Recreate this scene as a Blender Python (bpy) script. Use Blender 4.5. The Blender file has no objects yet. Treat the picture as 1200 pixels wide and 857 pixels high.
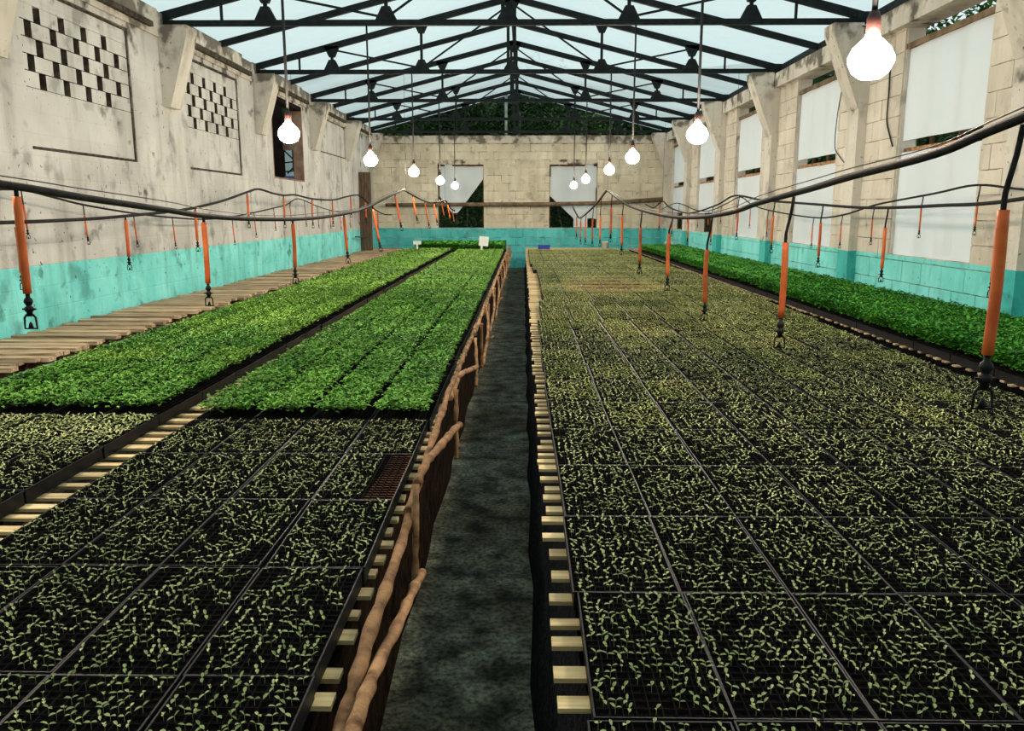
import bpy, bmesh, math, random
import numpy as np
from mathutils import Vector, Matrix

SC = bpy.context.scene
COL = SC.collection
random.seed(7)

# ---------------------------------------------------------------- camera
CAM_H = 1.695
F_PX = 955.0
cam_d = bpy.data.cameras.new('camera')
cam = bpy.data.objects.new('camera', cam_d)
COL.objects.link(cam)
cam_d.sensor_fit = 'HORIZONTAL'
cam_d.sensor_width = 36.0
cam_d.lens = F_PX / 1200.0 * 36.0
cam_d.clip_start = 0.05
cam_d.clip_end = 300
cam.location = (0, 0, CAM_H)
cam.rotation_euler = (math.radians(90 - 10.703), 0, math.radians(0.766))
SC.camera = cam

# ---------------------------------------------------------------- sky, exposure
WORLD_STRENGTH = 0.90
world = bpy.data.worlds.new('overcast_sky')
SC.world = world
world.use_nodes = True
wn = world.node_tree
wn.nodes.clear()
_tc = wn.nodes.new('ShaderNodeTexCoord')
_nz = wn.nodes.new('ShaderNodeTexNoise'); _nz.inputs['Scale'].default_value = 2.2; _nz.inputs['Detail'].default_value = 4
_rp = wn.nodes.new('ShaderNodeValToRGB')
_rp.color_ramp.elements[0].position = 0.3; _rp.color_ramp.elements[0].color = (0.60, 0.78, 0.80, 1)
_rp.color_ramp.elements[1].position = 0.7; _rp.color_ramp.elements[1].color = (0.84, 0.96, 0.96, 1)
_bg = wn.nodes.new('ShaderNodeBackground'); _bg.inputs['Strength'].default_value = WORLD_STRENGTH
_wo = wn.nodes.new('ShaderNodeOutputWorld')
wn.links.new(_tc.outputs['Generated'], _nz.inputs['Vector'])
wn.links.new(_nz.outputs['Fac'], _rp.inputs['Fac'])
wn.links.new(_rp.outputs['Color'], _bg.inputs['Color'])
wn.links.new(_bg.outputs['Background'], _wo.inputs['Surface'])

SC.view_settings.view_transform = 'Standard'
SC.view_settings.look = 'None'
SC.view_settings.gamma = 1.0
SC.view_settings.exposure = 0.25
SC.view_settings.use_curve_mapping = False
LAMP_STRENGTH = 310.0
LAMP_COLOR = (1.0, 0.84, 0.66)

# ---------------------------------------------------------------- helpers
def tag(o, label=None, cat=None, group=None, kind=None):
    if label: o['label'] = label
    if cat: o['category'] = cat
    if group: o['group'] = group
    if kind: o['kind'] = kind
    return o

def empty(name, loc=(0, 0, 0), rz=0.0):
    o = bpy.data.objects.new(name, None)
    o.empty_display_size = 0.1
    o.location = loc
    o.rotation_euler = (0, 0, rz)
    COL.objects.link(o)
    return o

def link_mesh(name, me, parent=None, loc=None, rot=None, scale=None):
    o = bpy.data.objects.new(name, me)
    COL.objects.link(o)
    if parent: o.parent = parent
    if loc is not None: o.location = loc
    if rot is not None: o.rotation_euler = rot
    if scale is not None: o.scale = scale
    return o

class MB:
    def __init__(self):
        self.v = []; self.f = []; self.m = []; self.smooth = []
    def add(self, vs, fs, mi=0, smooth=False):
        b = len(self.v)
        self.v += [tuple(x) for x in vs]
        for f in fs:
            self.f.append(tuple(b + i for i in f)); self.m.append(mi); self.smooth.append(smooth)
        return self
    def box(self, lo, hi, mi=0):
        x0, y0, z0 = lo; x1, y1, z1 = hi
        return self.add([(x0,y0,z0),(x1,y0,z0),(x1,y1,z0),(x0,y1,z0),(x0,y0,z1),(x1,y0,z1),(x1,y1,z1),(x0,y1,z1)],
            [(0,3,2,1),(4,5,6,7),(0,1,5,4),(1,2,6,5),(2,3,7,6),(3,0,4,7)], mi)
    def bar(self, p0, p1, w, h, mi=0, upv=(0, 0, 1)):
        p0 = Vector(p0); p1 = Vector(p1); d = (p1 - p0).normalized()
        u = Vector(upv)
        if abs(d.dot(u)) > 0.99: u = Vector((0, 1, 0))
        s = d.cross(u).normalized(); t = s.cross(d).normalized()
        vs = []
        for p in (p0, p1):
            for a, b in ((-1,-1),(1,-1),(1,1),(-1,1)):
                vs.append(p + s * a * w / 2 + t * b * h / 2)
        return self.add(vs, [(0,1,2,3),(7,6,5,4),(0,4,5,1),(1,5,6,2),(2,6,7,3),(3,7,4,0)], mi)
    def tube(self, pts, r, n=8, mi=0, caps=True):
        pts = [Vector(p) for p in pts]
        rs = r if isinstance(r, (list, tuple)) else [r] * len(pts)
        vs = []; ref = Vector((0, 0, 1)); prev = None
        for i, p in enumerate(pts):
            d = (pts[min(i + 1, len(pts) - 1)] - pts[max(i - 1, 0)]).normalized()
            if prev is None:
                if abs(d.dot(ref)) > 0.9: ref = Vector((1, 0, 0))
                s = d.cross(ref).normalized()
            else:
                s = (prev - d * prev.dot(d)).normalized()
            prev = s
            t = d.cross(s)
            for k in range(n):
                a = 2 * math.pi * k / n
                vs.append(p + (s * math.cos(a) + t * math.sin(a)) * rs[i])
        fs = []
        for i in range(len(pts) - 1):
            for k in range(n):
                fs.append((i*n+k, i*n+(k+1) % n, (i+1)*n+(k+1) % n, (i+1)*n+k))
        self.add(vs, fs, mi, True)
        if caps:
            b = len(self.v) - len(vs)
            self.f.append(tuple(b + k for k in range(n))[::-1]); self.m.append(mi); self.smooth.append(False)
            e = b + (len(pts) - 1) * n
            self.f.append(tuple(e + k for k in range(n))); self.m.append(mi); self.smooth.append(False)
        return self
    def lathe(self, prof, n=16, c=(0, 0, 0), mi=0):
        vs = []; fs = []
        for r, z in prof:
            for k in range(n):
                a = 2 * math.pi * k / n
                vs.append((c[0] + r * math.cos(a), c[1] + r * math.sin(a), c[2] + z))
        for i in range(len(prof) - 1):
            for k in range(n):
                fs.append((i*n+k, i*n+(k+1) % n, (i+1)*n+(k+1) % n, (i+1)*n+k))
        return self.add(vs, fs, mi, True)
    def prism(self, poly, y0, y1, mi=0):
        """polygon in the XZ plane extruded along Y"""
        n = len(poly)
        vs = [(x, y0, z) for x, z in poly] + [(x, y1, z) for x, z in poly]
        fs = [tuple(range(n)), tuple(range(2 * n - 1, n - 1, -1))]
        for i in range(n):
            j = (i + 1) % n
            fs.append((i, n + i, n + j, j))
        return self.add(vs, fs, mi)
    def mesh(self, name, mats):
        me = bpy.data.meshes.new(name)
        me.from_pydata(self.v, [], self.f)
        if not isinstance(mats, (list, tuple)): mats = [mats]
        for m in mats: me.materials.append(m)
        me.polygons.foreach_set('material_index', self.m)
        me.polygons.foreach_set('use_smooth', self.smooth)
        me.validate(); me.update()
        return me
    def build(self, name, mats, parent=None, loc=None, rot=None):
        bm = bmesh.new(); me = self.mesh(name, mats)
        bm.from_mesh(me); bmesh.ops.recalc_face_normals(bm, faces=bm.faces); bm.to_mesh(me); bm.free()
        return link_mesh(name, me, parent, loc, rot)

ORD = ['zeroth', 'first', 'second', 'third', 'fourth', 'fifth', 'sixth', 'seventh', 'eighth', 'ninth', 'tenth', 'eleventh', 'twelfth',
       'thirteenth', 'fourteenth', 'fifteenth', 'sixteenth', 'seventeenth', 'eighteenth', 'nineteenth', 'twentieth']
def ordn(n):
    if n <= 20: return ORD[n]
    tens = {2: 'twenty', 3: 'thirty', 4: 'forty'}[n // 10]
    if n % 10 == 0: return {2: 'twentieth', 3: 'thirtieth', 4: 'fortieth'}[n // 10]
    return tens + '-' + ORD[n % 10]

def smooth_path(pts, sub=4):
    P = [Vector(p) for p in pts]; out = []
    for i in range(len(P) - 1):
        p0 = P[max(i - 1, 0)]; p1 = P[i]; p2 = P[i + 1]; p3 = P[min(i + 2, len(P) - 1)]
        for k in range(sub):
            t = k / sub
            out.append(0.5 * ((2 * p1) + (p2 - p0) * t + (2*p0 - 5*p1 + 4*p2 - p3) * t*t + (3*p1 - p0 - 3*p2 + p3) * t**3))
    out.append(P[-1])
    return out

# ---------------------------------------------------------------- materials
def mat(name, c1, c2=None, scale=8.0, rough=0.8, detail=5.0, bump=0.0, bump_scale=40.0, coord='Position', stretch=None,
        metallic=0.0, spec=0.3, rand=0.0, lo=0.35, hi=0.65, island=0.0):
    m = bpy.data.materials.new(name); m.use_nodes = True
    nt = m.node_tree; b = nt.nodes['Principled BSDF']
    b.inputs['Roughness'].default_value = rough
    b.inputs['Metallic'].default_value = metallic
    b.inputs['Specular IOR Level'].default_value = spec
    if coord == 'Position':
        g = nt.nodes.new('ShaderNodeNewGeometry'); vec = g.outputs['Position']
    else:
        g = nt.nodes.new('ShaderNodeTexCoord'); vec = g.outputs['Object']
    if stretch:
        mp = nt.nodes.new('ShaderNodeMapping'); mp.inputs['Scale'].default_value = stretch
        nt.links.new(vec, mp.inputs['Vector']); vec = mp.outputs['Vector']
    nz = nt.nodes.new('ShaderNodeTexNoise'); nz.inputs['Scale'].default_value = scale; nz.inputs['Detail'].default_value = detail
    nt.links.new(vec, nz.inputs['Vector'])
    rp = nt.nodes.new('ShaderNodeValToRGB')
    rp.color_ramp.elements[0].position = lo; rp.color_ramp.elements[1].position = hi
    rp.color_ramp.elements[0].color = (*c1, 1); rp.color_ramp.elements[1].color = (*(c2 or c1), 1)
    nt.links.new(nz.outputs['Fac'], rp.inputs['Fac'])
    out = rp.outputs['Color']
    for amount, src in ((rand, 'obj'), (island, 'isl')):
        if amount:
            if src == 'obj':
                oi = nt.nodes.new('ShaderNodeObjectInfo'); rv = oi.outputs['Random']
            else:
                gg = nt.nodes.new('ShaderNodeNewGeometry'); rv = gg.outputs['Random Per Island']
            mr = nt.nodes.new('ShaderNodeMapRange')
            mr.inputs['To Min'].default_value = 1 - amount; mr.inputs['To Max'].default_value = 1 + amount
            nt.links.new(rv, mr.inputs['Value'])
            mx = nt.nodes.new('ShaderNodeVectorMath'); mx.operation = 'SCALE'
            nt.links.new(out, mx.inputs[0]); nt.links.new(mr.outputs['Result'], mx.inputs['Scale'])
            out = mx.outputs['Vector']
    nt.links.new(out, b.inputs['Base Color'])
    if bump:
        n2 = nt.nodes.new('ShaderNodeTexNoise'); n2.inputs['Scale'].default_value = bump_scale; n2.inputs['Detail'].default_value = 6
        nt.links.new(vec, n2.inputs['Vector'])
        bp = nt.nodes.new('ShaderNodeBump'); bp.inputs['Strength'].default_value = bump; bp.inputs['Distance'].default_value = 0.02
        nt.links.new(n2.outputs['Fac'], bp.inputs['Height']); nt.links.new(bp.outputs['Normal'], b.inputs['Normal'])
    return m

TEAL_Z = 1.205
def wall_mat(name, cream1, cream2, teal1, teal2, courses=0.0, rand=0.0, stain=0.55):
    """painted masonry: cream above, teal dado below, mould and dirt stains"""
    m = bpy.data.materials.new(name); m.use_nodes = True
    nt = m.node_tree; b = nt.nodes['Principled BSDF']
    b.inputs['Roughness'].default_value = 0.85; b.inputs['Specular IOR Level'].default_value = 0.15
    L = nt.links.new
    g = nt.nodes.new('ShaderNodeNewGeometry'); pos = g.outputs['Position']
    def noise(scale, detail, vec=pos):
        n = nt.nodes.new('ShaderNodeTexNoise'); n.inputs['Scale'].default_value = scale; n.inputs['Detail'].default_value = detail
        L(vec, n.inputs['Vector']); return n.outputs['Fac']
    def ramp(fac, p0, c0, p1, c1):
        r = nt.nodes.new('ShaderNodeValToRGB'); e = r.color_ramp.elements
        e[0].position = p0; e[0].color = (*c0, 1); e[1].position = p1; e[1].color = (*c1, 1)
        L(fac, r.inputs['Fac']); return r.outputs['Color']
    def mix(fac, a, bb, mode='MIX'):
        x = nt.nodes.new('ShaderNodeMix'); x.data_type = 'RGBA'; x.blend_type = mode
        if hasattr(fac, 'node'): L(fac, x.inputs[0])
        else: x.inputs[0].default_value = fac
        for s, k in ((a, 6), (bb, 7)):
            if hasattr(s, 'node'): L(s, x.inputs[k])
            else: x.inputs[k].default_value = (*s, 1)
        return x.outputs[2]
    cream = ramp(noise(1.3, 6), 0.35, cream1, 0.65, cream2)
    teal = ramp(noise(2.0, 6), 0.35, teal1, 0.65, teal2)
    sep = nt.nodes.new('ShaderNodeSeparateXYZ'); L(pos, sep.inputs[0])
    w = nt.nodes.new('ShaderNodeMath'); w.operation = 'MULTIPLY_ADD'; L(noise(6, 3), w.inputs[0]); w.inputs[1].default_value = 0.02
    L(sep.outputs['Z'], w.inputs[2])
    gt = nt.nodes.new('ShaderNodeMath'); gt.operation = 'GREATER_THAN'; L(w.outputs[0], gt.inputs[0]); gt.inputs[1].default_value = TEAL_Z + 0.01
    col = mix(gt.outputs[0], teal, cream)
    # dirt blotches and pock marks
    blot = ramp(noise(3.2, 9), 0.30, (0, 0, 0), 0.43, (1, 1, 1))
    col = mix(stain * 0.45, col, mix(1.0, col, blot, 'MULTIPLY'))
    spots = ramp(noise(21, 3), 0.275, (0.08, 0.07, 0.06), 0.315, (1, 1, 1))
    col = mix(stain, col, mix(1.0, col, spots, 'MULTIPLY'))
    # streaks running down
    mp = nt.nodes.new('ShaderNodeMapping'); mp.inputs['Scale'].default_value = (3, 3, 0.35); L(pos, mp.inputs['Vector'])
    st = ramp(noise(2.2, 5, mp.outputs['Vector']), 0.3, (0.55, 0.52, 0.48), 0.5, (1, 1, 1))
    col = mix(stain * 0.6, col, mix(1.0, col, st, 'MULTIPLY'))
    # mould under the wall plate
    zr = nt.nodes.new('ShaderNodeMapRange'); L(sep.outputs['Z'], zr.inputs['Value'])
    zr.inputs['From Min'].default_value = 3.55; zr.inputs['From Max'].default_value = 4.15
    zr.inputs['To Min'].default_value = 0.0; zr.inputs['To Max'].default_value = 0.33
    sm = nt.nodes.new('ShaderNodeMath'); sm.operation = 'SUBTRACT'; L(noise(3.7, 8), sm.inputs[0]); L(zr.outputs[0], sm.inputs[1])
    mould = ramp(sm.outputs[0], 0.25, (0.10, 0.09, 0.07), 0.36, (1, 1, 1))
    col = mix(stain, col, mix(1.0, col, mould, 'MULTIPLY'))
    if rand:
        oi = nt.nodes.new('ShaderNodeObjectInfo'); mr = nt.nodes.new('ShaderNodeMapRange')
        mr.inputs['To Min'].default_value = 1 - rand; mr.inputs['To Max'].default_value = 1 + rand * 0.5
        L(oi.outputs['Random'], mr.inputs['Value'])
        vm = nt.nodes.new('ShaderNodeVectorMath'); vm.operation = 'SCALE'; L(col, vm.inputs[0]); L(mr.outputs[0], vm.inputs['Scale'])
        col = vm.outputs[0]
    L(col, b.inputs['Base Color'])
    h = noise(9, 8)
    bp = nt.nodes.new('ShaderNodeBump'); bp.inputs['Strength'].default_value = 0.5; bp.inputs['Distance'].default_value = 0.025
    if courses:
        sw = nt.nodes.new('ShaderNodeCombineXYZ'); L(sep.outputs['Y'], sw.inputs['X']); L(sep.outputs['Z'], sw.inputs['Y'])
        bk = nt.nodes.new('ShaderNodeTexBrick'); L(sw.outputs[0], bk.inputs['Vector'])
        bk.inputs['Scale'].default_value = 1.0; bk.inputs['Mortar Size'].default_value = 0.008; bk.inputs['Brick Width'].default_value = 0.41
        bk.inputs['Row Height'].default_value = 0.2; bk.inputs['Mortar Smooth'].default_value = 0.6
        ma = nt.nodes.new('ShaderNodeMath'); ma.operation = 'MULTIPLY_ADD'; L(bk.outputs['Fac'], ma.inputs[0]); ma.inputs[1].default_value = -courses; L(h, ma.inputs[2])
        h = ma.outputs[0]
    L(h, bp.inputs['Height']); L(bp.outputs['Normal'], b.inputs['Normal'])
    return m

T1, T2 = (0.17, 0.64, 0.60), (0.26, 0.78, 0.74)
M = {}
M['wall_l'] = wall_mat('paint_left', (0.47, 0.45, 0.42), (0.63, 0.605, 0.57), T1, T2, courses=0.22, stain=0.85)
M['wall_r'] = wall_mat('paint_right', (0.56, 0.495, 0.41), (0.69, 0.62, 0.525), T1, T2, rand=0.08, stain=0.5)
M['wall_f'] = wall_mat('paint_far', (0.60, 0.53, 0.40), (0.76, 0.69, 0.54), (0.08, 0.50, 0.50), (0.13, 0.62, 0.60), rand=0.10, stain=0.6)
M['concrete_paint'] = wall_mat('paint_concrete', (0.52, 0.475, 0.41), (0.66, 0.61, 0.54), (0.06, 0.42, 0.40), (0.08, 0.5, 0.46), stain=0.8)
M['mortar'] = mat('mortar', (0.10, 0.08, 0.06), (0.60, 0.53, 0.42), scale=4, rough=0.95, lo=0.40, hi=0.52)
M['dark_gap'] = mat('mould_and_hole_shade', spec=0.03, c1=(0.035, 0.03, 0.022), c2=(0.10, 0.085, 0.065), scale=14, rough=0.95)  # mouldy joints, also the shade painted on the sides of the screen holes
M['floor'] = mat('damp_concrete', (0.030, 0.034, 0.026), (0.20, 0.22, 0.175), scale=7.0, rough=0.75, detail=14, bump=0.8, bump_scale=30, lo=0.36, hi=0.70, spec=0.10)
def _floor_patches():
    nt = M['floor'].node_tree; b = nt.nodes['Principled BSDF']; L = nt.links.new
    src = b.inputs['Base Color'].links[0].from_socket
    g = nt.nodes.new('ShaderNodeNewGeometry')
    for sc, p0, c0, p1, c1 in ((1.3, 0.34, (0.55, 0.47, 0.38), 0.62, (1.1, 1.12, 1.05)), (45.0, 0.36, (0.40, 0.40, 0.38), 0.62, (1.45, 1.42, 1.35))):
        n = nt.nodes.new('ShaderNodeTexNoise'); n.inputs['Scale'].default_value = sc; n.inputs['Detail'].default_value = 8; L(g.outputs['Position'], n.inputs['Vector'])
        r = nt.nodes.new('ShaderNodeValToRGB'); e = r.color_ramp.elements
        e[0].position = p0; e[0].color = (*c0, 1); e[1].position = p1; e[1].color = (*c1, 1); L(n.outputs['Fac'], r.inputs['Fac'])
        m = nt.nodes.new('ShaderNodeVectorMath'); m.operation = 'MULTIPLY'; L(src, m.inputs[0]); L(r.outputs['Color'], m.inputs[1]); src = m.outputs[0]
    L(src, b.inputs['Base Color'])
_floor_patches()
M['steel'] = mat('dark_painted_steel', (0.005, 0.008, 0.009), (0.012, 0.018, 0.019), scale=9, rough=0.65, spec=0.12)
M['pipe_pale'] = mat('galvanised_pipe', (0.22, 0.27, 0.25), (0.35, 0.40, 0.37), scale=6, rough=0.5)
M['hose'] = mat('black_polythene', (0.010, 0.010, 0.010), (0.022, 0.021, 0.020), scale=20, rough=0.75, spec=0.10)
M['wire'] = mat('black_wire', (0.01, 0.01, 0.01), rough=0.6)
M['orange'] = mat('orange_sleeve', (0.50, 0.085, 0.018), (0.66, 0.14, 0.03), scale=9, rough=0.5, rand=0.18)
M['emitter'] = mat('black_emitter_plastic', (0.006, 0.006, 0.006), (0.012, 0.012, 0.012), rough=0.5, spec=0.2)
M['tray_cell'] = mat('black_cell_walls', (0.004, 0.004, 0.004), (0.012, 0.011, 0.010), scale=15, rough=0.9, spec=0.04)
M['tray'] = mat('black_tray_plastic', (0.004, 0.004, 0.0045), (0.010, 0.010, 0.011), scale=15, rough=0.5, spec=0.16)
M['soil'] = mat('dark_peat', spec=0.03, c1=(0.0025, 0.0022, 0.002), c2=(0.011, 0.008, 0.006), scale=70, rough=0.95, detail=6, bump=0.7, bump_scale=160, rand=0.25)
M['soil_brown'] = mat('dry_brown_peat', spec=0.03, c1=(0.10, 0.050, 0.022), c2=(0.26, 0.135, 0.062), scale=60, rough=0.95, detail=6, bump=0.7, bump_scale=160, rand=0.2)
M['soil_red'] = mat('dry_red_coir', spec=0.03, c1=(0.20, 0.068, 0.030), c2=(0.42, 0.16, 0.075), scale=60, rough=0.95, detail=6, bump=0.7, bump_scale=160)
M['sprout'] = mat('pale_sprout_leaf', (0.25, 0.30, 0.105), (0.47, 0.48, 0.22), scale=6, rough=0.5, island=0.30, spec=0.15)
M['sprout_olive'] = mat('olive_sprout_leaf', (0.25, 0.295, 0.085), (0.46, 0.465, 0.175), scale=1.5, rough=0.5, island=0.30, spec=0.15)
M['leaf'] = mat('seedling_leaf', (0.06, 0.175, 0.020), (0.16, 0.35, 0.050), scale=3.0, rough=0.45, island=0.40, spec=0.15)
M['leaf_lime'] = mat('lime_seedling_leaf', (0.12, 0.26, 0.030), (0.23, 0.40, 0.065), scale=3.0, rough=0.45, island=0.35, spec=0.15)
M['leaf_dark'] = mat('deep_green_leaf', (0.035, 0.17, 0.018), (0.085, 0.30, 0.03), scale=3.0, rough=0.45, island=0.40, spec=0.15)
M['wood'] = mat('pale_sawn_wood', (0.42, 0.29, 0.13), (0.68, 0.52, 0.27), scale=7, rough=0.75, stretch=(0.5, 6, 6), rand=0.25)
M['wood_old'] = mat('weathered_wood', (0.24, 0.16, 0.09), (0.58, 0.42, 0.26), scale=7, rough=0.85, stretch=(0.6, 7, 7), rand=0.35)
M['pole'] = mat('peeled_branch', (0.10, 0.048, 0.024), (0.40, 0.215, 0.105), scale=14, rough=0.85, rand=0.25, bump=0.6, bump_scale=30, spec=0.1, lo=0.3, hi=0.6)
M['post'] = mat('dark_old_timber', (0.06, 0.042, 0.028), (0.14, 0.095, 0.06), scale=5, rough=0.9, stretch=(5, 5, 0.6), bump=0.4)
M['rustpole'] = mat('rusty_pole', (0.09, 0.055, 0.03), (0.22, 0.15, 0.085), scale=6, rough=0.8, bump=0.4)
M['leg_wood'] = mat('dark_bench_wood', spec=0.03, c1=(0.045, 0.025, 0.014), c2=(0.11, 0.06, 0.03), scale=6, rough=0.9)
M['bluebeam'] = mat('blue_grey_paint', (0.10, 0.19, 0.21), (0.19, 0.31, 0.33), scale=8, rough=0.7)
M['netting'] = mat('black_shade_cloth', spec=0.03, c1=(0.004, 0.005, 0.006), c2=(0.02, 0.022, 0.024), scale=45, rough=0.95, bump=0.8, bump_scale=90)
M['underbench_shade'] = mat('brown_underbench_shade', (0.006, 0.004, 0.003), (0.030, 0.017, 0.010), scale=12, rough=0.95, spec=0.02, bump=0.5)  # dark brown standing in for the shade under the left bench
M['socket'] = mat('lamp_socket_brown', (0.02, 0.008, 0.006), (0.035, 0.012, 0.01), rough=0.4)
M['white'] = mat('white_plastic', (0.75, 0.74, 0.73), (0.85, 0.84, 0.83), rough=0.5)
M['blue'] = mat('blue_plastic', (0.012, 0.03, 0.28), (0.02, 0.045, 0.38), rough=0.4)
M['pink'] = mat('pale_pink_board', (0.55, 0.47, 0.45), (0.66, 0.58, 0.55), rough=0.7)
M['ground'] = mat('dark_earth', spec=0.03, c1=(0.02, 0.022, 0.012), c2=(0.05, 0.055, 0.025), scale=1.5, rough=0.95)
M['hill'] = mat('forest_slope', spec=0.03, c1=(0.006, 0.014, 0.006), c2=(0.022, 0.042, 0.014), scale=0.9, rough=0.95, bump=0.8, bump_scale=3)
M['tree_leaf'] = mat('forest_leaf', (0.012, 0.040, 0.010), (0.05, 0.11, 0.03), scale=0.8, rough=0.6, island=0.5)
M['bush_leaf'] = mat('bright_bush_leaf', (0.03, 0.085, 0.018), (0.09, 0.19, 0.045), scale=0.8, rough=0.6, island=0.5)
M['bark'] = mat('pale_bark', (0.10, 0.10, 0.085), (0.26, 0.25, 0.21), scale=4, rough=0.9)
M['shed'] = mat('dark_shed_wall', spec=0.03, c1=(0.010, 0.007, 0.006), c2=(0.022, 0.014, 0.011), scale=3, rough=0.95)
M['tarp'] = mat('blue_tarpaulin', (0.05, 0.08, 0.20), (0.09, 0.13, 0.28), scale=3, rough=0.6)
M['jamb'] = mat('raw_brown_plaster', (0.16, 0.09, 0.065), (0.30, 0.19, 0.14), scale=4, rough=0.9)

def sheet_mat(name, trans, col, tcol, dirt=0.0, front=0.45):
    m = bpy.data.materials.new(name); m.use_nodes = True
    nt = m.node_tree; nt.nodes.clear(); L = nt.links.new
    out = nt.nodes.new('ShaderNodeOutputMaterial')
    tr = nt.nodes.new('ShaderNodeBsdfTransparent'); tr.inputs['Color'].default_value = (*tcol, 1)
    tl = nt.nodes.new('ShaderNodeBsdfTranslucent'); tl.inputs['Color'].default_value = (*col, 1)
    df = nt.nodes.new('ShaderNodeBsdfDiffuse'); df.inputs['Color'].default_value = (*col, 1)
    a = nt.nodes.new('ShaderNodeMixShader'); a.inputs['Fac'].default_value = front
    L(tl.outputs[0], a.inputs[1]); L(df.outputs[0], a.inputs[2])
    x = nt.nodes.new('ShaderNodeMixShader')
    g = nt.nodes.new('ShaderNodeNewGeometry')
    nz = nt.nodes.new('ShaderNodeTexNoise'); nz.inputs['Scale'].default_value = 0.8; nz.inputs['Detail'].default_value = 6
    L(g.outputs['Position'], nz.inputs['Vector'])
    mr = nt.nodes.new('ShaderNodeMapRange'); mr.inputs['From Min'].default_value = 0.3; mr.inputs['From Max'].default_value = 0.7
    mr.inputs['To Min'].default_value = 1 - trans + dirt; mr.inputs['To Max'].default_value = 1 - trans - dirt
    L(nz.outputs['Fac'], mr.inputs['Value']); L(mr.outputs[0], x.inputs['Fac'])
    L(tr.outputs[0], x.inputs[1]); L(a.outputs[0], x.inputs[2]); L(x.outputs[0], out.inputs['Surface'])
    return m
M['roof'] = sheet_mat('translucent_roof_sheet', 0.22, (0.88, 0.94, 0.94), (0.93, 0.98, 0.98), 0.10, 0.15)
M['curtain'] = sheet_mat('white_plastic_film', 0.08, (0.95, 0.97, 0.98), (0.9, 0.95, 1.0), 0.05, 0.5)

def emis(name, col, s):
    m = bpy.data.materials.new(name); m.use_nodes = True
    b = m.node_tree.nodes['Principled BSDF']
    b.inputs['Base Color'].default_value = (0.9, 0.9, 0.9, 1)
    b.inputs['Emission Color'].default_value = (*col, 1)
    b.inputs['Emission Strength'].default_value = s
    return m
M['bulb'] = emis('glowing_bulb', LAMP_COLOR, LAMP_STRENGTH)

# ---------------------------------------------------------------- dimensions of the hall
XL, XR = -4.5, 4.25            # inner wall faces
Y0, Y1 = -2.4, 25.1
RIDGE_X, RIDGE_Z, PITCH = -0.2, 5.20, 0.25
TRUSS_Y = [-0.1, 3.5, 7.1, 10.7, 14.3, 17.9, 21.4, 24.75]
CHORD_Z = 3.995
TOP_L, TOP_R, TOP_F = 4.12, 3.93, 3.915
def roof_z(x): return RIDGE_Z - PITCH * abs(x - RIDGE_X)

# ---------------------------------------------------------------- ground and floor
floor = tag(MB().box((XL - 0.2, Y0 - 0.2, -0.1), (XR + 0.2, Y1 + 0.2, 0.0)).build('floor', M['floor']), kind='structure')
g = MB().box((-40, -20, -0.3), (40, 70, -0.101)).build('ground', M['ground']); tag(g, kind='structure')
hb = MB(); NX, NY = 24, 14
hv = []
for j in range(NY):
    for i in range(NX):
        x = -40 + 80 * i / (NX - 1); y = 35 + 30 * j / (NY - 1)
        hv.append((x, y, -0.2 + 9.5 * min(1, 3.0 * j / (NY - 1)) ** 1.0 + random.uniform(-0.4, 0.4) * (j > 0)))
hb.add(hv, [(j*NX+i, j*NX+i+1, (j+1)*NX+i+1, (j+1)*NX+i) for j in range(NY - 1) for i in range(NX - 1)])
tag(hb.build('forest_hill', M['hill']), kind='structure')

# ---------------------------------------------------------------- walls
def wall_with_openings(axis_lo, axis_hi, z_top, t0, t1, openings, along='Y'):
    """boxes of one wall around its openings (a0, a1, z0, z1); t0..t1 is the thickness range"""
    mb = MB()
    def bx(a0, a1, z0, z1):
        if a1 - a0 < 1e-4 or z1 - z0 < 1e-4: return
        if along == 'Y': mb.box((t0, a0, z0), (t1, a1, z1))
        else: mb.box((a0, t0, z0), (a1, t1, z1))
    a = axis_lo
    for (p, q, z0, z1) in sorted(openings):
        bx(a, p, 0, z_top); bx(p, q, 0, z0); bx(p, q, z1, z_top); a = q
    bx(a, axis_hi, 0, z_top)
    return mb

# --- left wall
PANELS = [(7.66, 9.74), (11.28, 13.36)]
PZ0, PZ1 = 2.26, 3.74
L_OPEN = [(p, q, PZ0, PZ1) for p, q in PANELS] + [(15.05, 17.15, 2.29, 3.77), (18.62, 21.25, 3.0, 3.78)]
wall_left = wall_with_openings(Y0, Y1 + 0.2, 3.80, XL - 0.2, XL, L_OPEN).build('wall_left', M['wall_l'])
tag(wall_left, kind='structure')
# ring beam on top, stained and chipped
rb = MB()
for i in range(len(TRUSS_Y) - 1):
    a, b = TRUSS_Y[i] + 0.2, TRUSS_Y[i + 1] - 0.2
    rb.box((XL - 0.2, a - 0.4, 3.80), (XL + 0.03, b, TOP_L - 0.02 * (i % 2)))
rb.box((XL - 0.2, Y0, 3.80), (XL + 0.03, TRUSS_Y[0] - 0.2, TOP_L)); rb.box((XL - 0.2, 24.5, 3.80), (XL + 0.03, Y1 + 0.2, TOP_L))
rb.build('ring_beam', M['concrete_paint'], wall_left)
for i in range(2, len(TRUSS_Y) - 1):
    # a run of lighter coping blocks with dark undersides along the beam
    y = TRUSS_Y[i] + 0.55
    MB().box((XL + 0.031, y, 3.93), (XL + 0.10, y + random.uniform(1.2, 2.2), TOP_L - 0.01)).build('coping_block', M['concrete_paint'], wall_left)
    MB().box((XL + 0.031, y - 0.2, 3.865), (XL + 0.085, y + 2.6, 3.925)).build('mouldy_ledge', M['dark_gap'], wall_left)
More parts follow.
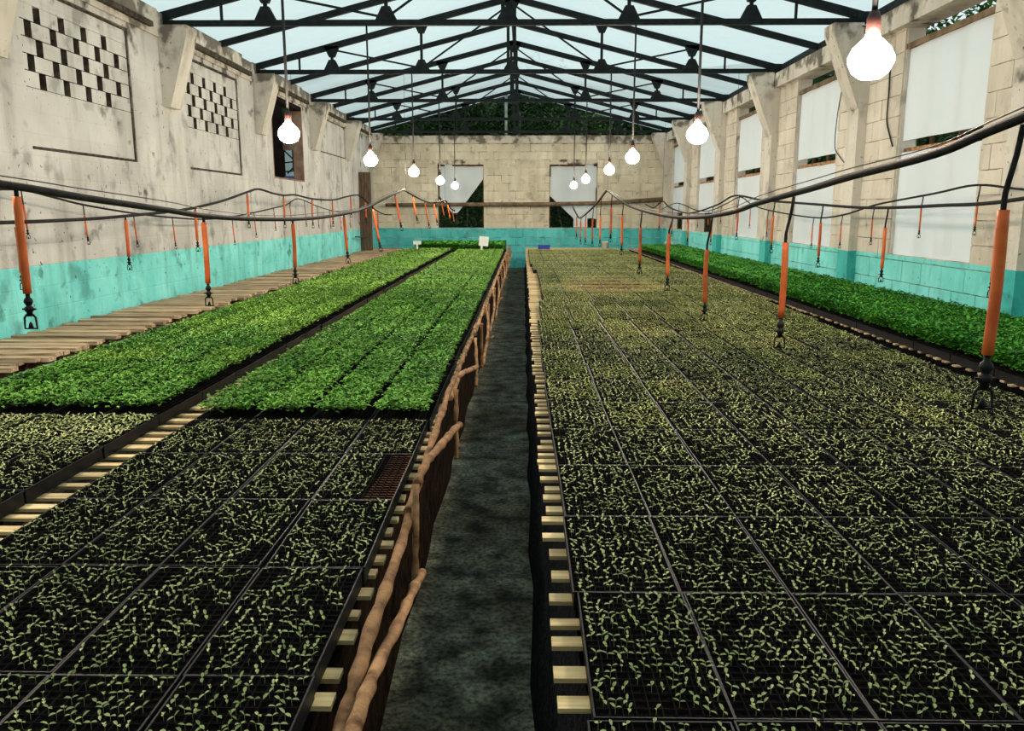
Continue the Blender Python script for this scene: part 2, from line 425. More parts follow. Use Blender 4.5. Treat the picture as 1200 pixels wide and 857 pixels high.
# pierced screen panels
cnt = 0
screen_me = {}
def screen_block(y0, y1, z0, z1):
    global cnt
    key = (round(y1 - y0, 3), round(z1 - z0, 3))
    if key not in screen_me:
        w, h = key
        mb = MB().box((-0.08, 0.004, 0.004), (0.0, w - 0.004, h - 0.004)); mb.m[3] = 1  # all but the front face painted dark, as shade inside the holes
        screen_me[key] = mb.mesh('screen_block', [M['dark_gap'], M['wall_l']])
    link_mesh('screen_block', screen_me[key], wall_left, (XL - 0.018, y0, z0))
for (p, q) in PANELS:
    o = p - 7.66
    inf = MB().box((XL - 0.15, p + 0.008, PZ0 + 0.030), (XL - 0.02, q - 0.035, 2.815))
    inf.build('panel_infill', M['wall_l'], wall_left)
    MB().box((XL - 0.15, p + 0.008, 3.556), (XL - 0.02, q - 0.035, PZ1 - 0.035)).build('panel_infill', M['wall_l'], wall_left)
    for r in range(5):
        z0 = 3.408 - r * 0.148
        if r % 2 == 0: holes = [7.915 + 0.412 * k + o for k in range(4)]
        else: holes = [7.755 + 0.412 * k + o for k in range(5)]
        a = p + 0.008
        for hy in holes:
            if hy > a + 0.02: screen_block(a, hy, z0, z0 + 0.148)
            a = hy + 0.105
        screen_block(a, q - 0.035, z0, z0 + 0.148)
    # dark cracked joint line around the panel, deep in the gap
    jb = MB(); jr = random.Random(p)
    z = PZ0 + 0.004
    while z < PZ1 - 0.05:
        jb.box((XL - 0.15, q - 0.0345, z), (XL - jr.uniform(0.004, 0.016), q - jr.uniform(0.001, 0.014), z + 0.12)); z += 0.12
    y = p + 0.05
    while y < q - 0.12:
        jb.box((XL - 0.15, y, PZ0 + jr.uniform(0.001, 0.012)), (XL - jr.uniform(0.004, 0.014), y + 0.12, PZ0 + 0.0295))
        jb.box((XL - 0.15, y, PZ1 - 0.0345), (XL - jr.uniform(0.004, 0.014), y + 0.12, PZ1 - jr.uniform(0.001, 0.02))); y += 0.12
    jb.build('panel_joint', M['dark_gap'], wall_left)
MB().box((XL - 0.17, 18.64, 3.03), (XL - 0.03, 21.23, 3.75)).build('niche_infill', M['wall_l'], wall_left)
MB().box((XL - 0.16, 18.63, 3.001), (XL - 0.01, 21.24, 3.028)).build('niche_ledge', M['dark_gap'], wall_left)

# corbels on both walls under the trusses
def corbel(parent, x_wall, sgn, y, m, top, bot, z0, z1, wd=0.32):
    poly = [(x_wall, z0), (x_wall + sgn * bot, z0), (x_wall + sgn * top, z1 - 0.10), (x_wall + sgn * top, z1), (x_wall, z1)]
    MB().prism(poly, y - wd / 2, y + wd / 2).build('corbel', m, parent)
for y in TRUSS_Y[2:]:
    corbel(wall_left, XL + 0.001, 1, y, M['concrete_paint'], 0.36, 0.10, 2.98, CHORD_Z - 0.045)

# --- window in the left wall, with a view into the dark neighbouring shed
win = empty('window_1', (XL, 16.1, 2.29)); tag(win, kind='structure')
fm = MB()
fm.box((-0.2, -1.049, 0.001), (-0.001, -1.00, 1.479)); fm.box((-0.2, 1.0, 0.001), (-0.001, 1.049, 1.479))
fm.build('jamb', M['jamb'], win)
MB().box((-0.2, -1.0, 1.40), (-0.001, 1.0, 1.479)).build('lintel', M['shed'], win)
MB().box((-0.2, -1.0, 0.001), (-0.001, 1.0, 0.03)).build('window_sill', M['jamb'], win)

# --- right wall: window bays between pillars
R_WIN = [(t + 0.77, t + 2.54) for t in TRUSS_Y[:7]]
R_OPEN = [(a, b, TEAL_Z + 0.005, 3.70) for a, b in R_WIN]
wall_right = wall_with_openings(Y0, Y1 + 0.2, 3.70, XR + 0.02, XR + 0.22, R_OPEN).build('wall_right', M['mortar'])
tag(wall_right, kind='structure')
BH, BW = 0.23, 0.44
full_r = MB().box((0, 0.0045, 0.0045), (0.025, BW - 0.0045, BH - 0.0045)).mesh('wall_block', M['wall_r'])
rest = MB()
n_blocks = 0
def lay_right(y0, y1, z, h, indiv):
    global n_blocks
    if indiv:
        link_mesh('wall_block', full_r, wall_right, (XR + random.uniform(-0.003, 0.003), y0, z), None, (1, (y1 - y0) / BW, h / BH)); n_blocks += 1
    else:
        rest.box((XR, y0 + 0.005, z + 0.005), (XR + 0.02, y1 - 0.005, z + h - 0.005))
strips = []
a = Y0
for p, q in R_WIN: strips.append((a, p)); a = q
strips.append((a, Y1))
r = 0; z = 0.0
while z < 3.69:
    h = min(BH, 3.70 - z)
    below = z + h <= TEAL_Z + 0.03
    runs = [(Y0, Y1)] if below else strips
    if not below and z < TEAL_Z: runs = strips
    for (s0, s1) in runs:
        y = math.floor((s0 - (r % 2) * BW / 2) / BW) * BW + (r % 2) * BW / 2
        while y < s1 - 0.01:
            c0, c1 = max(y, s0), min(y + BW, s1)
            if c1 - c0 > 0.03:
                lay_right(c0, c1, z, h, z > 0.75 and 6.0 < c0 < 20.5 and not (below and (c0 > 13.5)))
            y += BW
    z += BH; r += 1
for p, q in R_WIN:
    for k in range(4):
        rest.box((XR, p + (q - p) * k / 4 + 0.004, 1.1545), (XR + 0.02, p + (q - p) * (k + 1) / 4 - 0.004, TEAL_Z + 0.003))
tag(rest.build('wall_block_field', M['wall_r'], wall_right), kind='stuff')
# ring beam and pillars
MB().box((XR - 0.10, Y0, 3.70), (XR + 0.22, Y1 + 0.2, TOP_R)).build('ring_beam', M['concrete_paint'], wall_right)
for y in TRUSS_Y[2:]:
    MB().box((XR - 0.11, y - 0.17, 0.0), (XR + 0.02, y + 0.17, 3.70)).build('pillar', M['concrete_paint'], wall_right)
    corbel(wall_right, XR - 0.111, -1, y, M['concrete_paint'], 0.37, 0.01, 2.95, CHORD_Z - 0.045)

def curtain_mesh(w, h, ny, nz, amp, seed, cut=None):
    """hanging film in the local YZ plane, thickness along X"""
    rnd = random.Random(seed); ph = [rnd.uniform(0, 6.28) for _ in range(6)]
    mb = MB(); vs = []
    for t in (0.0, 0.004):
        for j in range(nz + 1):
            for i in range(ny + 1):
                yy = w * i / ny; u = i / ny; k = j / nz
                top = h; bottom = cut(u) if cut else 0.0
                zz = bottom + (top - bottom) * k
                x = amp * (math.sin(7 * yy + ph[0]) * 0.5 + math.sin(13 * yy + 2 * zz + ph[1]) * 0.3 + math.sin(5 * zz + 3 * yy + ph[2]) * 0.4)
                vs.append((x + t, yy, zz))
    n = (ny + 1) * (nz + 1); fs = []
    for j in range(nz):
        for i in range(ny):
            a = j * (ny + 1) + i
            fs.append((a, a + 1, a + ny + 2, a + ny + 1)); fs.append((n + a, n + a + ny + 1, n + a + ny + 2, n + a + 1))
    mb.add(vs, fs, 0, True)
    return mb
R_NAMES = {2: 'nearest', 3: 'second', 4: 'third', 5: 'fourth', 6: 'farthest'}
for i, (p, q) in enumerate(R_WIN):
    if i < 2: continue
    w = q - p
    wi = empty('window_%d' % (i), (XR, p, 0)); tag(wi, kind='structure')
    MB().box((0.02, 0.001, 3.47), (0.12, w - 0.001, 3.53)).build('head_batten', M['rustpole'], wi)
    MB().box((0.08, 0.001, 2.36), (0.12, w - 0.001, 2.40)).build('transom', M['pole'], wi)
    for f in (0.33, 0.66):
        MB().box((0.09, w * f - 0.02, TEAL_Z + 0.006), (0.12, w * f + 0.02, 3.468)).build('mullion', M['leg_wood'], wi)
    MB().box((0.02, 0.0, TEAL_Z + 0.006), (0.20, 0.02, 3.698)).build('jamb', M['concrete_paint'], wi)
    MB().box((0.02, w - 0.02, TEAL_Z + 0.006), (0.20, w, 3.698)).build('jamb', M['concrete_paint'], wi)
    who = R_NAMES[i] if i in R_NAMES else 'extra'
    c = curtain_mesh(w - 0.05, 3.47 - 2.48, 14, 6, 0.012, 10 + i).build('plastic_curtain', M['curtain'], None, (XR + 0.05, p + 0.025, 2.48))
    tag(c, 'upper white plastic film over the %s window of the right wall' % who, 'curtain', 'plastic films on the right windows')
    low = 1.21 if i < 5 else 1.66
    c = curtain_mesh(w - 0.05, 2.35 - low, 14, 6, 0.014, 30 + i).build('plastic_curtain', M['curtain'], None, (XR + 0.05, p + 0.025, low))
    tag(c, 'lower white plastic film over the %s window of the right wall' % who, 'curtain', 'plastic films on the right windows')
# cables on the right wall
def cable(name, pts, r, label):
    return tag(MB().tube(smooth_path(pts, 4), r, 6).build(name, M['wire']), label, 'cable')
cable('electric_cable', [(4.10, 10.50, 3.90), (4.13, 10.26, 3.80), (4.235, 10.02, 3.52), (4.235, 9.93, 3.12), (4.235, 9.92, 2.75), (4.235, 9.80, 2.55), (4.235, 9.71, 2.43)], 0.009,
      'black electric cable running down beside the nearest plastic-covered window')
cable('electric_cable', [(4.235, 11.33, 3.40), (4.235, 11.47, 3.03), (4.235, 11.50, 2.58), (4.235, 11.3, 2.42), (4.235, 10.95, 2.25)], 0.006,
      'thin dark cable trailing down the right wall beside the second window')

# --- far wall
F_WIN = [(-2.57, -1.19), (0.79, 2.23)]
F_OPEN = [(a, b, TEAL_Z + 0.005, 3.08) for a, b in F_WIN]
wall_far = wall_with_openings(XL, XR, TOP_F, Y1 + 0.02, Y1 + 0.2, F_OPEN, along='X').build('wall_far', M['mortar'])
tag(wall_far, kind='structure')
full_f = MB().box((0.006, 0, 0.006), (BW - 0.006, 0.026, BH - 0.006)).mesh('wall_block', M['wall_f'])
nf = 0
zz_rows = []
z = 0.0
while z < 3.68: zz_rows.append((z, min(BH, 3.69 - z))); z += BH
for r, (z, h) in enumerate(zz_rows):
    runs = [(XL, XR)]
    if z + h > TEAL_Z + 0.03 and z < 3.06:
        runs = [(XL, F_WIN[0][0]), (F_WIN[0][1], F_WIN[1][0]), (F_WIN[1][1], XR)]
    for (s0, s1) in runs:
        x = math.floor((s0 - (r % 2) * BW / 2) / BW) * BW + (r % 2) * BW / 2
        while x < s1 - 0.01:
            c0, c1 = max(x, s0), min(x + BW, s1)
            if c1 - c0 > 0.03:
                link_mesh('wall_block', full_f, wall_far, (c0, Y1 + random.uniform(-0.004, 0.004), z), None, ((c1 - c0) / BW, 1, h / BH)); nf += 1
            x += BW
for p, q in F_WIN: MB().box((p, Y1, 1.155), (q, Y1 + 0.026, TEAL_Z + 0.003)).build('sill_course', M['wall_f'], wall_far)
MB().box((XL, Y1 - 0.06, 3.695), (XR, Y1 + 0.22, TOP_F)).build('wall_cap', M['concrete_paint'], wall_far)
MB().tube([(-0.51, Y1 + 0.08, TOP_F), (-0.51, Y1 + 0.08, 5.09)], 0.045, 8).build('gable_post', M['pipe_pale'], wall_far)
for k, (p, q) in enumerate(F_WIN):
    wi = empty('window_%d' % (8 + k), (p, Y1, TEAL_Z)); tag(wi, kind='structure'); w = q - p; h = 3.08 - TEAL_Z
    MB().box((0, 0.05, h - 0.05), (w, 0.18, h - 0.001)).build('lintel', M['leg_wood'], wi)
    MB().box((0.001, 0.08, 0.006), (0.04, 0.16, h - 0.05)).build('jamb', M['leg_wood'], wi)
    MB().box((w - 0.04, 0.08, 0.006), (w - 0.001, 0.16, h - 0.05)).build('jamb', M['leg_wood'], wi)
def cutA(u):  # left torn film: low on the left, rising steeply to the right
    return (0.98 - 0.55 * min(1, u / 0.3) if u < 0.3 else (0.43 if u < 0.42 else min(1.55, 0.43 + (u - 0.42) * 1.75))) 
def cutB(u):
    return 0.95 - 0.72 * min(1, u / 0.55) if u < 0.55 else 0.23 + 0.05 * math.sin(9 * u)
for k, (cutf, lab) in enumerate(((cutA, 'torn white plastic film over the left window of the far wall'), (cutB, 'sagging white plastic film over the right window of the far wall'))):
    p, q = F_WIN[k]
    c = curtain_mesh(q - p - 0.02, 1.86, 20, 8, 0.045, 60 + k, cutf).build('plastic_curtain', M['curtain'], None, (q - 0.01, Y1 + 0.075, TEAL_Z + 0.01), (0, 0, math.radians(90)))
    # local Y runs along -X after the turn: mirror so that the cut reads left to right
    c.scale = (1, -1, 1); c.location.x = p + 0.01
    tag(c, lab, 'curtain', 'plastic films on the far windows')
c = curtain_mesh(0.42, 0.62, 6, 6, 0.02, 77).build('plastic_strip', M['curtain'], None, (1.95, Y1 + 0.04, TEAL_Z + 0.02), (0, 0, math.radians(90)))
tag(c, 'narrow grey plastic strip low in the right far window', 'curtain')

wall_back = MB().box((XL, Y0 - 0.2, 0), (XR, Y0, 3.95)).build('wall_back', M['wall_l']); tag(wall_back, kind='structure')
# gable infill of the near end is open like the far one

# brown pole across the far end and the old post at the left
tag(MB().tube([(-4.1, 24.72, 1.885), (-2, 24.7, 1.90), (0.5, 24.7, 1.905), (2.4, 24.72, 1.94), (4.22, 24.75, 2.05)], [0.055, 0.06, 0.065, 0.06, 0.075], 10).build('horizontal_pole', M['rustpole']),
    'long rusty brown horizontal pole in front of the far wall', 'pole')
pt = MB()
pt.box((-4.49, 22.75, 0.0), (-4.20, 22.98, 2.75)); 
tag(pt.build('timber_post', M['post']), 'broad dark timber post standing against the left wall at the far end', 'post')
tag(MB().tube([(-4.40, 21.6, 1.04), (-4.36, 22.0, 1.03), (-4.28, 22.70, 1.02)], 0.02, 6).build('dark_stick', M['post']), 'short dark stick leaning from the timber post', 'stick')

# ---------------------------------------------------------------- roof
ceiling = empty('ceiling', (RIDGE_X, 11, RIDGE_Z)); tag(ceiling, kind='structure')
ry = []
for i in range(len(TRUSS_Y) - 1):
    ry += [TRUSS_Y[i], (TRUSS_Y[i] + TRUSS_Y[i + 1]) / 2]
ry = [Y0 - 0.5] + ry + [TRUSS_Y[-1], Y1 + 0.75]
for i in range(len(ry) - 1):
    for s, xe in ((-1, XL - 0.55), (1, XR + 0.55)):
        x0, x1 = RIDGE_X, xe
        z0, z1 = RIDGE_Z + 0.035, roof_z(xe) + 0.035
        mb = MB(); ny = 6; nx = 4; vs = []
        for b in range(ny + 1):
            for a in range(nx + 1):
                f = a / nx; e = b / ny
                sag = -0.025 * math.sin(math.pi * e)
                vs.append((x0 + (x1 - x0) * f, ry[i] + 0.004 + (ry[i + 1] - ry[i] - 0.008) * e, z0 + (z1 - z0) * f + sag))
        mb.add(vs, [(b*(nx+1)+a, b*(nx+1)+a+1, (b+1)*(nx+1)+a+1, (b+1)*(nx+1)+a) for b in range(ny) for a in range(nx)], 0, True)
        o = mb.build('roof_sheet', M['roof']); o.parent = ceiling; o.matrix_parent_inverse = Matrix.Translation(-Vector(ceiling.location))

def make_truss(y, idx):
    t = empty('roof_truss', (RIDGE_X, y, CHORD_Z))
    st = M['steel']
    xl, xr = XL - 0.15 - RIDGE_X, XR + 0.0 - RIDGE_X
    topz = lambda x: RIDGE_Z - 0.05 - PITCH * abs(x) - CHORD_Z
    MB().bar((xl, 0, 0), (xr, 0, 0), 0.06, 0.068).build('bottom_chord', st, t)
    MB().bar((xl - 0.35, 0, topz(xl - 0.35)), (0, 0, topz(0)), 0.07, 0.095).build('top_chord', st, t)
    MB().bar((0, 0, topz(0)), (xr + 0.3, 0, topz(xr + 0.3)), 0.07, 0.095).build('top_chord', st, t)
    for dx in (-0.055, 0.055):
        MB().bar((dx, 0, 0), (dx, 0, topz(0)), 0.05, 0.05, upv=(0, 1, 0)).build('king_post', st, t)
    P = 1.5
    def gusset(x, z, w, h, up):
        poly = [(x - w / 2, z), (x + w / 2, z), (x + w * 0.18, z + h * up), (x - w * 0.18, z + h * up)]
        MB().prism(poly, -0.035, 0.035).build('gusset_plate', st, t)
    gusset(0, 0.0, 0.30, 0.16, 1); gusset(0, topz(0) + 0.01, 0.34, 0.20, -1)
    for s in (-1, 1):
        for k in (1, 2):
            x = s * P * k
            MB().bar((x, 0, 0), (x, 0, topz(x)), 0.042, 0.042, upv=(0, 1, 0)).build('vertical_strut', st, t)
            gusset(x, 0.02, 0.28, 0.17, 1); gusset(x, topz(x), 0.26, 0.17, -1)
        MB().bar((0, 0, topz(0) - 0.08), (s * P, 0, 0.06), 0.026, 0.026).build('diagonal_brace', st, t)
        MB().bar((s * 2 * P, 0, topz(2 * P) - 0.05), (s * P, 0, 0.06), 0.026, 0.026).build('diagonal_brace', st, t)
        xs = s * 3.55
        MB().bar((xs, 0, 0), (xs, 0, topz(xs)), 0.03, 0.03, upv=(0, 1, 0)).build('vertical_strut', st, t)
        xe = (xl + 0.12) if s < 0 else xr - 0.06
        MB().box((xe - 0.10, -0.05, -0.028), (xe + 0.10, 0.05, topz(xe) + 0.05)).build('heel_plate', st, t)
    return t
for i, y in enumerate(TRUSS_Y[2:]):
    t = make_truss(y, i)
    labs = ['dark steel roof truss just overhead, nearest the camera', 'dark steel roof truss highest in the picture with wide triangular gussets',
            'second dark steel roof truss down from the top of the picture', 'third dark steel roof truss down from the top of the picture',
            'fourth dark steel roof truss down, next to last before the gable', 'dark steel roof truss standing over the far wall in the gable']
    tag(t, labs[i], 'roof truss', 'steel roof trusses')
names = ['nearest', 'second', 'third', 'fourth', 'farthest']
mids = [(TRUSS_Y[i] + TRUSS_Y[i + 1]) / 2 for i in range(2, 7)]
for i, y in enumerate(mids):
    for s, side, xe in ((-1, 'left', XL - 0.5), (1, 'right', XR + 0.5)):
        o = MB().bar((0, 0, -0.05), (xe - RIDGE_X, 0, roof_z(xe) - RIDGE_Z - 0.05), 0.06, 0.085).build('rafter', M['steel'], None, (RIDGE_X, y, RIDGE_Z))
        tag(o, '%s plain dark rafter between trusses on the %s roof slope' % (names[i], side), 'rafter', 'plain rafters between the trusses')
tag(MB().bar((RIDGE_X, Y0, RIDGE_Z - 0.045), (RIDGE_X, Y1 + 0.6, RIDGE_Z - 0.045), 0.05, 0.05).build('ridge_beam', M['steel']), 'dark steel ridge beam along the top of the roof', 'beam')
for s, xe, side in ((-1, XL - 0.12, 'left'), (1, XR + 0.05, 'right')):
    tag(MB().bar((xe, Y0, roof_z(xe) - 0.04), (xe, Y1 + 0.6, roof_z(xe) - 0.04), 0.09, 0.09).build('eave_beam', M['post' if s < 0 else 'steel']),
        'dark eave beam lying on top of the %s wall' % side, 'beam')

# ---------------------------------------------------------------- hanging lamps
bulb_me = MB().lathe([(0.0, -0.078), (0.04, -0.072), (0.070, -0.050), (0.088, -0.012), (0.088, 0.014), (0.073, 0.045), (0.05, 0.068), (0.032, 0.085), (0.026, 0.10)], 32).mesh('bulb', M['bulb'])
sock_me = MB().lathe([(0.0, 0.098), (0.028, 0.098), (0.028, 0.16), (0.018, 0.185), (0.010, 0.19), (0.0, 0.19)], 12).mesh('socket', M['socket'])
def lamp(x, y, z, label):
    t = empty('pendant_lamp', (x, y, z))
    link_mesh('bulb', bulb_me, t); link_mesh('socket', sock_me, t)
    MB().tube([(0, 0, 0.185), (0, 0, CHORD_Z - 0.028 - z)], 0.012, 6).build('cord', M['wire'], t)
    tag(t, label, 'lamp', 'bare bulbs hanging on long cords')
LX_R = [1.41, 1.46, 1.39, 1.47, 1.34, 1.30]
LX_L = [-2.30, -1.98, -1.95, -1.87, -1.78, -1.75]
pos_words = ['nearest', 'second nearest', 'third nearest', 'fourth nearest', 'fifth nearest', 'farthest']
for i in range(6):
    y = TRUSS_Y[i + 1]
    lamp(LX_R[i], y, [2.30, 2.33, 2.37, 2.39, 2.37, 2.35][i], '%s glowing bare bulb of the right-hand row, hung on a long cord' % pos_words[i])
    lamp(LX_L[i], y, [2.30, 2.34, 2.34, 2.36, 2.34, 2.34][i], '%s glowing bare bulb of the left-hand row, hung on a long cord' % pos_words[i])

# ---------------------------------------------------------------- benches
SLAT_Z = 0.64
TH = 0.055
slat_unit = {}
def slat_mesh(mk):
    if mk not in slat_unit:
        slat_unit[mk] = MB().box((0, -0.5, -1), (1, 0.5, 0)).mesh('slat', M[mk])
    return slat_unit[mk]
def make_bench(name, label, x0, x1, y0, y1, pitch, width, mk, jit0, jit1, legs, leg_m='leg_wood', rail_m='leg_wood', zj=0.003, thick=0.012):
    t = empty(name, ((x0 + x1) / 2, (y0 + y1) / 2, 0)); tag(t, label, 'bench')
    cx, cy = (x0 + x1) / 2, (y0 + y1) / 2
    y = y0
    while y < y1:
        a = x0 + random.uniform(-jit0, jit0); b = x1 + random.uniform(-jit1, jit1)
        w = width * random.uniform(0.75, 1.2)
        link_mesh('slat', slat_mesh(mk), t, (a - cx, y - cy, SLAT_Z + random.uniform(-zj, 0)), (0, random.uniform(-0.002, 0.002), random.uniform(-0.006, 0.006)), (b - a, w, thick))
        y += pitch * random.uniform(0.72, 1.28)
    for lx in legs:
        MB().bar((lx - cx, y0 - cy, SLAT_Z - thick - zj - 0.045), (lx - cx, y1 - cy, SLAT_Z - thick - zj - 0.045), 0.05, 0.08).build('bearer', M[rail_m], t)
        ly = y0 + 0.3
        while ly < y1:
            MB().bar((lx - cx + random.uniform(-.02, .02), ly - cy, 0), (lx - cx, ly - cy, SLAT_Z - thick - zj - 0.085), 0.055, 0.055).build('leg', M[leg_m], t)
            ly += 1.6
    return t
bench_r = make_bench('seedling_bench', 'wide slatted bench right of the aisle carrying the pale sprout trays', 0.075, 2.735, 0.7, 24.6, 0.122, 0.05, 'wood', 0.012, 0.012, (0.32, 1.45, 2.6))
bench_l = make_bench('seedling_bench', 'slatted bench left of the aisle edged with rough branch rails', -3.06, -0.428, 0.7, 24.5, 0.125, 0.05, 'wood', 0.03, 0.014, (-2.9, -1.72, -0.66))
bench_c = make_bench('slatted_bench', 'empty weathered slatted bench along the left wall', XL + 0.08, -3.55, 2.5, 24.3, 0.128, 0.082, 'wood_old', 0.05, 0.06, (-4.3, -3.75), zj=0.014, thick=0.03)
bench_d = make_bench('seedling_bench', 'slatted bench along the right wall carrying the tall green seedlings', 3.035, XR - 0.14, 2.5, 24.3, 0.125, 0.05, 'wood_old', 0.015, 0.015, (3.16, 4.0), leg_m='pole', rail_m='netting')
# blue-grey fascia of the empty bench
cy = bench_c.location.y; cx = bench_c.location.x
yy = 2.5
while yy < 23.5:
    ln = random.uniform(1.1, 2.2)
    MB().box((-3.52 - cx, yy - cy, 0.36), (-3.49 - cx, yy + ln - cy, 0.585)).build('fascia_board', M['bluebeam'], bench_c)
    yy += ln + 0.05
yy = 3.3
while yy < 24:
    MB().box((-4.3 - cx, yy - cy, 0.50), (-3.47 - cx, yy + 0.08 - cy, 0.594)).build('cross_beam', M['wood_old'], bench_c)
    yy += 1.55
# black shade-cloth skirt of the right bench
sk = MB(); n = 60; vs = []
for j in range(5):
    for i in range(n + 1):
        y = 0.7 + 23.8 * i / n; k = j / 4
        vs.append((0.155 - 0.115 * (1 - k) + 0.012 * math.sin(i * 2.1 + j) , y - bench_r.location.y, 0.005 + 0.575 * k))
sk.add([(x - bench_r.location.x, y, z) for x, y, z in vs], [(j*(n+1)+i, j*(n+1)+i+1, (j+1)*(n+1)+i+1, (j+1)*(n+1)+i) for j in range(4) for i in range(n)], 0, True)
sk.build('shade_cloth_skirt', M['netting'], bench_r)
sk = MB()
sk.add([(3.075 - bench_d.location.x + 0.02 * math.sin(i * 1.7) * (1 - k), 2.5 + 21.5 * i / 40 - bench_d.location.y, 0.005 + 0.53 * k) for k in (0, 1) for i in range(41)],
       [(i, i + 1, 42 + i, 41 + i) for i in range(40)], 0, True)
sk.build('shade_cloth_skirt', M['netting'], bench_d)

sk = MB(); n = 60; blx, bly = bench_l.location.x, bench_l.location.y
sk.add([(-0.475 - blx + 0.012 * math.sin(i * 1.9 + j), 0.7 + 23.6 * i / n - bly, 0.005 + 0.585 * j / 3) for j in range(4) for i in range(n + 1)],
       [(j*(n+1)+i, j*(n+1)+i+1, (j+1)*(n+1)+i+1, (j+1)*(n+1)+i) for j in range(3) for i in range(n)], 0, True)
sk.build('shade_cloth_skirt', M['underbench_shade'], bench_l)  # added dark sheet, stands for the shade under the bench edge
# branch rails, posts and braces along the aisle side of the left bench
bl = Vector(bench_l.location)
def branch(name, pts, r0, r1):
    pts = [p + Vector((random.uniform(-.0025, .0025), 0, random.uniform(-.0025, .0025))) for p in smooth_path([Vector(p) - bl for p in pts], 7)]
    n = len(pts)
    rs = [0.78 * (r0 + (r1 - r0) * i / (n - 1)) + 0.0022 * math.sin(i * 1.9) + random.uniform(-0.001, 0.0026) for i in range(n)]
    MB().tube(pts, rs, 9).build(name, M['pole'], bench_l)
branch('rail', [(-0.375, 0.9, 0.60), (-0.375, 1.54, 0.635), (-0.375, 1.85, 0.675), (-0.38, 2.4, 0.665), (-0.385, 2.86, 0.72)], 0.024, 0.018)
branch('rail', [(-0.33, 0.9, 0.70), (-0.335, 1.45, 0.685), (-0.335, 1.73, 0.655), (-0.335, 2.2, 0.57), (-0.335, 2.56, 0.505)], 0.021, 0.017)
branch('rail', [(-0.385, 2.6, 0.70), (-0.385, 3.1, 0.715), (-0.39, 3.8, 0.745), (-0.395, 4.62, 0.75)], 0.020, 0.016)
branch('brace', [(-0.37, 2.72, 0.76), (-0.355, 3.0, 0.765), (-0.335, 3.55, 0.70), (-0.33, 4.12, 0.60)], 0.018, 0.021)
branch('post', [(-0.355, 2.50, 0.47), (-0.355, 2.54, 0.6), (-0.36, 2.62, 0.79)], 0.013, 0.015)
branch('post', [(-0.345, 4.1, 0.42), (-0.345, 4.12, 0.5), (-0.35, 4.16, 0.78)], 0.012, 0.014)
branch('brace', [(-0.39, 4.3, 0.70), (-0.37, 4.75, 0.74), (-0.34, 5.15, 0.69), (-0.33, 5.75, 0.60)], 0.017, 0.022)
branch('rail', [(-0.395, 4.5, 0.69), (-0.40, 5.2, 0.73), (-0.40, 6.2, 0.72), (-0.40, 6.9, 0.74)], 0.018, 0.015)
branch('post', [(-0.335, 5.72, 0.46), (-0.335, 5.85, 0.56), (-0.36, 6.1, 0.75)], 0.014, 0.013)
branch('brace', [(-0.36, 6.1, 0.78), (-0.38, 6.35, 0.80), (-0.40, 6.6, 0.73)], 0.013, 0.011)
y = 7.0; k = 0
while y < 23:
    ln = random.uniform(1.3, 2.0)
    branch('rail', [(-0.40, y - 0.2, 0.70 + random.uniform(-.03, .03)), (-0.39, y + ln / 2, 0.73), (-0.40, y + ln, 0.71 + random.uniform(-.03, .05))], 0.019, 0.015)
    branch('post', [(-0.36, y, 0.35), (-0.36, y + 0.02, 0.5), (-0.36, y + random.uniform(-0.1, 0.15), 0.74)], 0.02, 0.016)
    branch('brace', [(-0.35, y + 0.05, 0.45 + random.uniform(-.1, .1)), (-0.33, y + ln * 0.5, 0.60), (-0.38, y + ln * 0.95, 0.74)], 0.019, 0.013)
    if k % 2 == 0: branch('brace', [(-0.34, y + ln * 0.3, 0.52), (-0.28, y + ln * 0.36, 0.55)], 0.016, 0.014)
    y += ln; k += 1

# ---------------------------------------------------------------- seedlings (shared meshes)
TW, TL = 0.287, 0.552
NCX, NCY = 10, 20
def leaf_batch(base, az, el, ln, wd, detail):
    """folded leaves; base (n,3); returns verts, faces"""
    n = len(base)
    d = np.stack([np.cos(az) * np.cos(el), np.sin(az) * np.cos(el), np.sin(el)], 1)
    s = np.stack([-np.sin(az), np.cos(az), np.zeros(n)], 1)
    up = np.cross(d, s); up[up[:, 2] < 0] *= -1
    L = ln[:, None]; W = wd[:, None]
    if detail:
        droop = -up * L * 0.10
        P = [base, base + d*L*0.30 + s*W*0.85/2 + up*W*0.18, base + d*L*0.68 + s*W/2*0.9 + up*W*0.18, base + d*L + droop,
             base + d*L*0.68 - s*W/2*0.9 + up*W*0.18, base + d*L*0.30 - s*W*0.85/2 + up*W*0.18]
        V = np.stack(P, 1).reshape(-1, 3); o = (np.arange(n) * 6)[:, None]
        F = np.concatenate([o + np.array([[0, 5, 4, 3]]), o + np.array([[0, 3, 2, 1]])], 0)
    else:
        P = [base, base + d*L*0.5 + s*W/2 + up*W*0.15, base + d*L, base + d*L*0.5 - s*W/2 + up*W*0.15]
        V = np.stack(P, 1).reshape(-1, 3); o = (np.arange(n) * 4)[:, None]
        F = o + np.array([[0, 3, 2, 1]])
    return V, F
def cells(rng, jitter, keep):
    xs = (np.arange(NCX) + 0.5) / NCX * (TW - 0.016) - (TW - 0.016) / 2
    ys = (np.arange(NCY) + 0.5) / NCY * (TL - 0.016) - (TL - 0.016) / 2
    X, Y = np.meshgrid(xs, ys); c = np.stack([X.ravel(), Y.ravel()], 1)
    c = c[rng.random(len(c)) < keep]
    return c + rng.normal(0, jitter, c.shape)
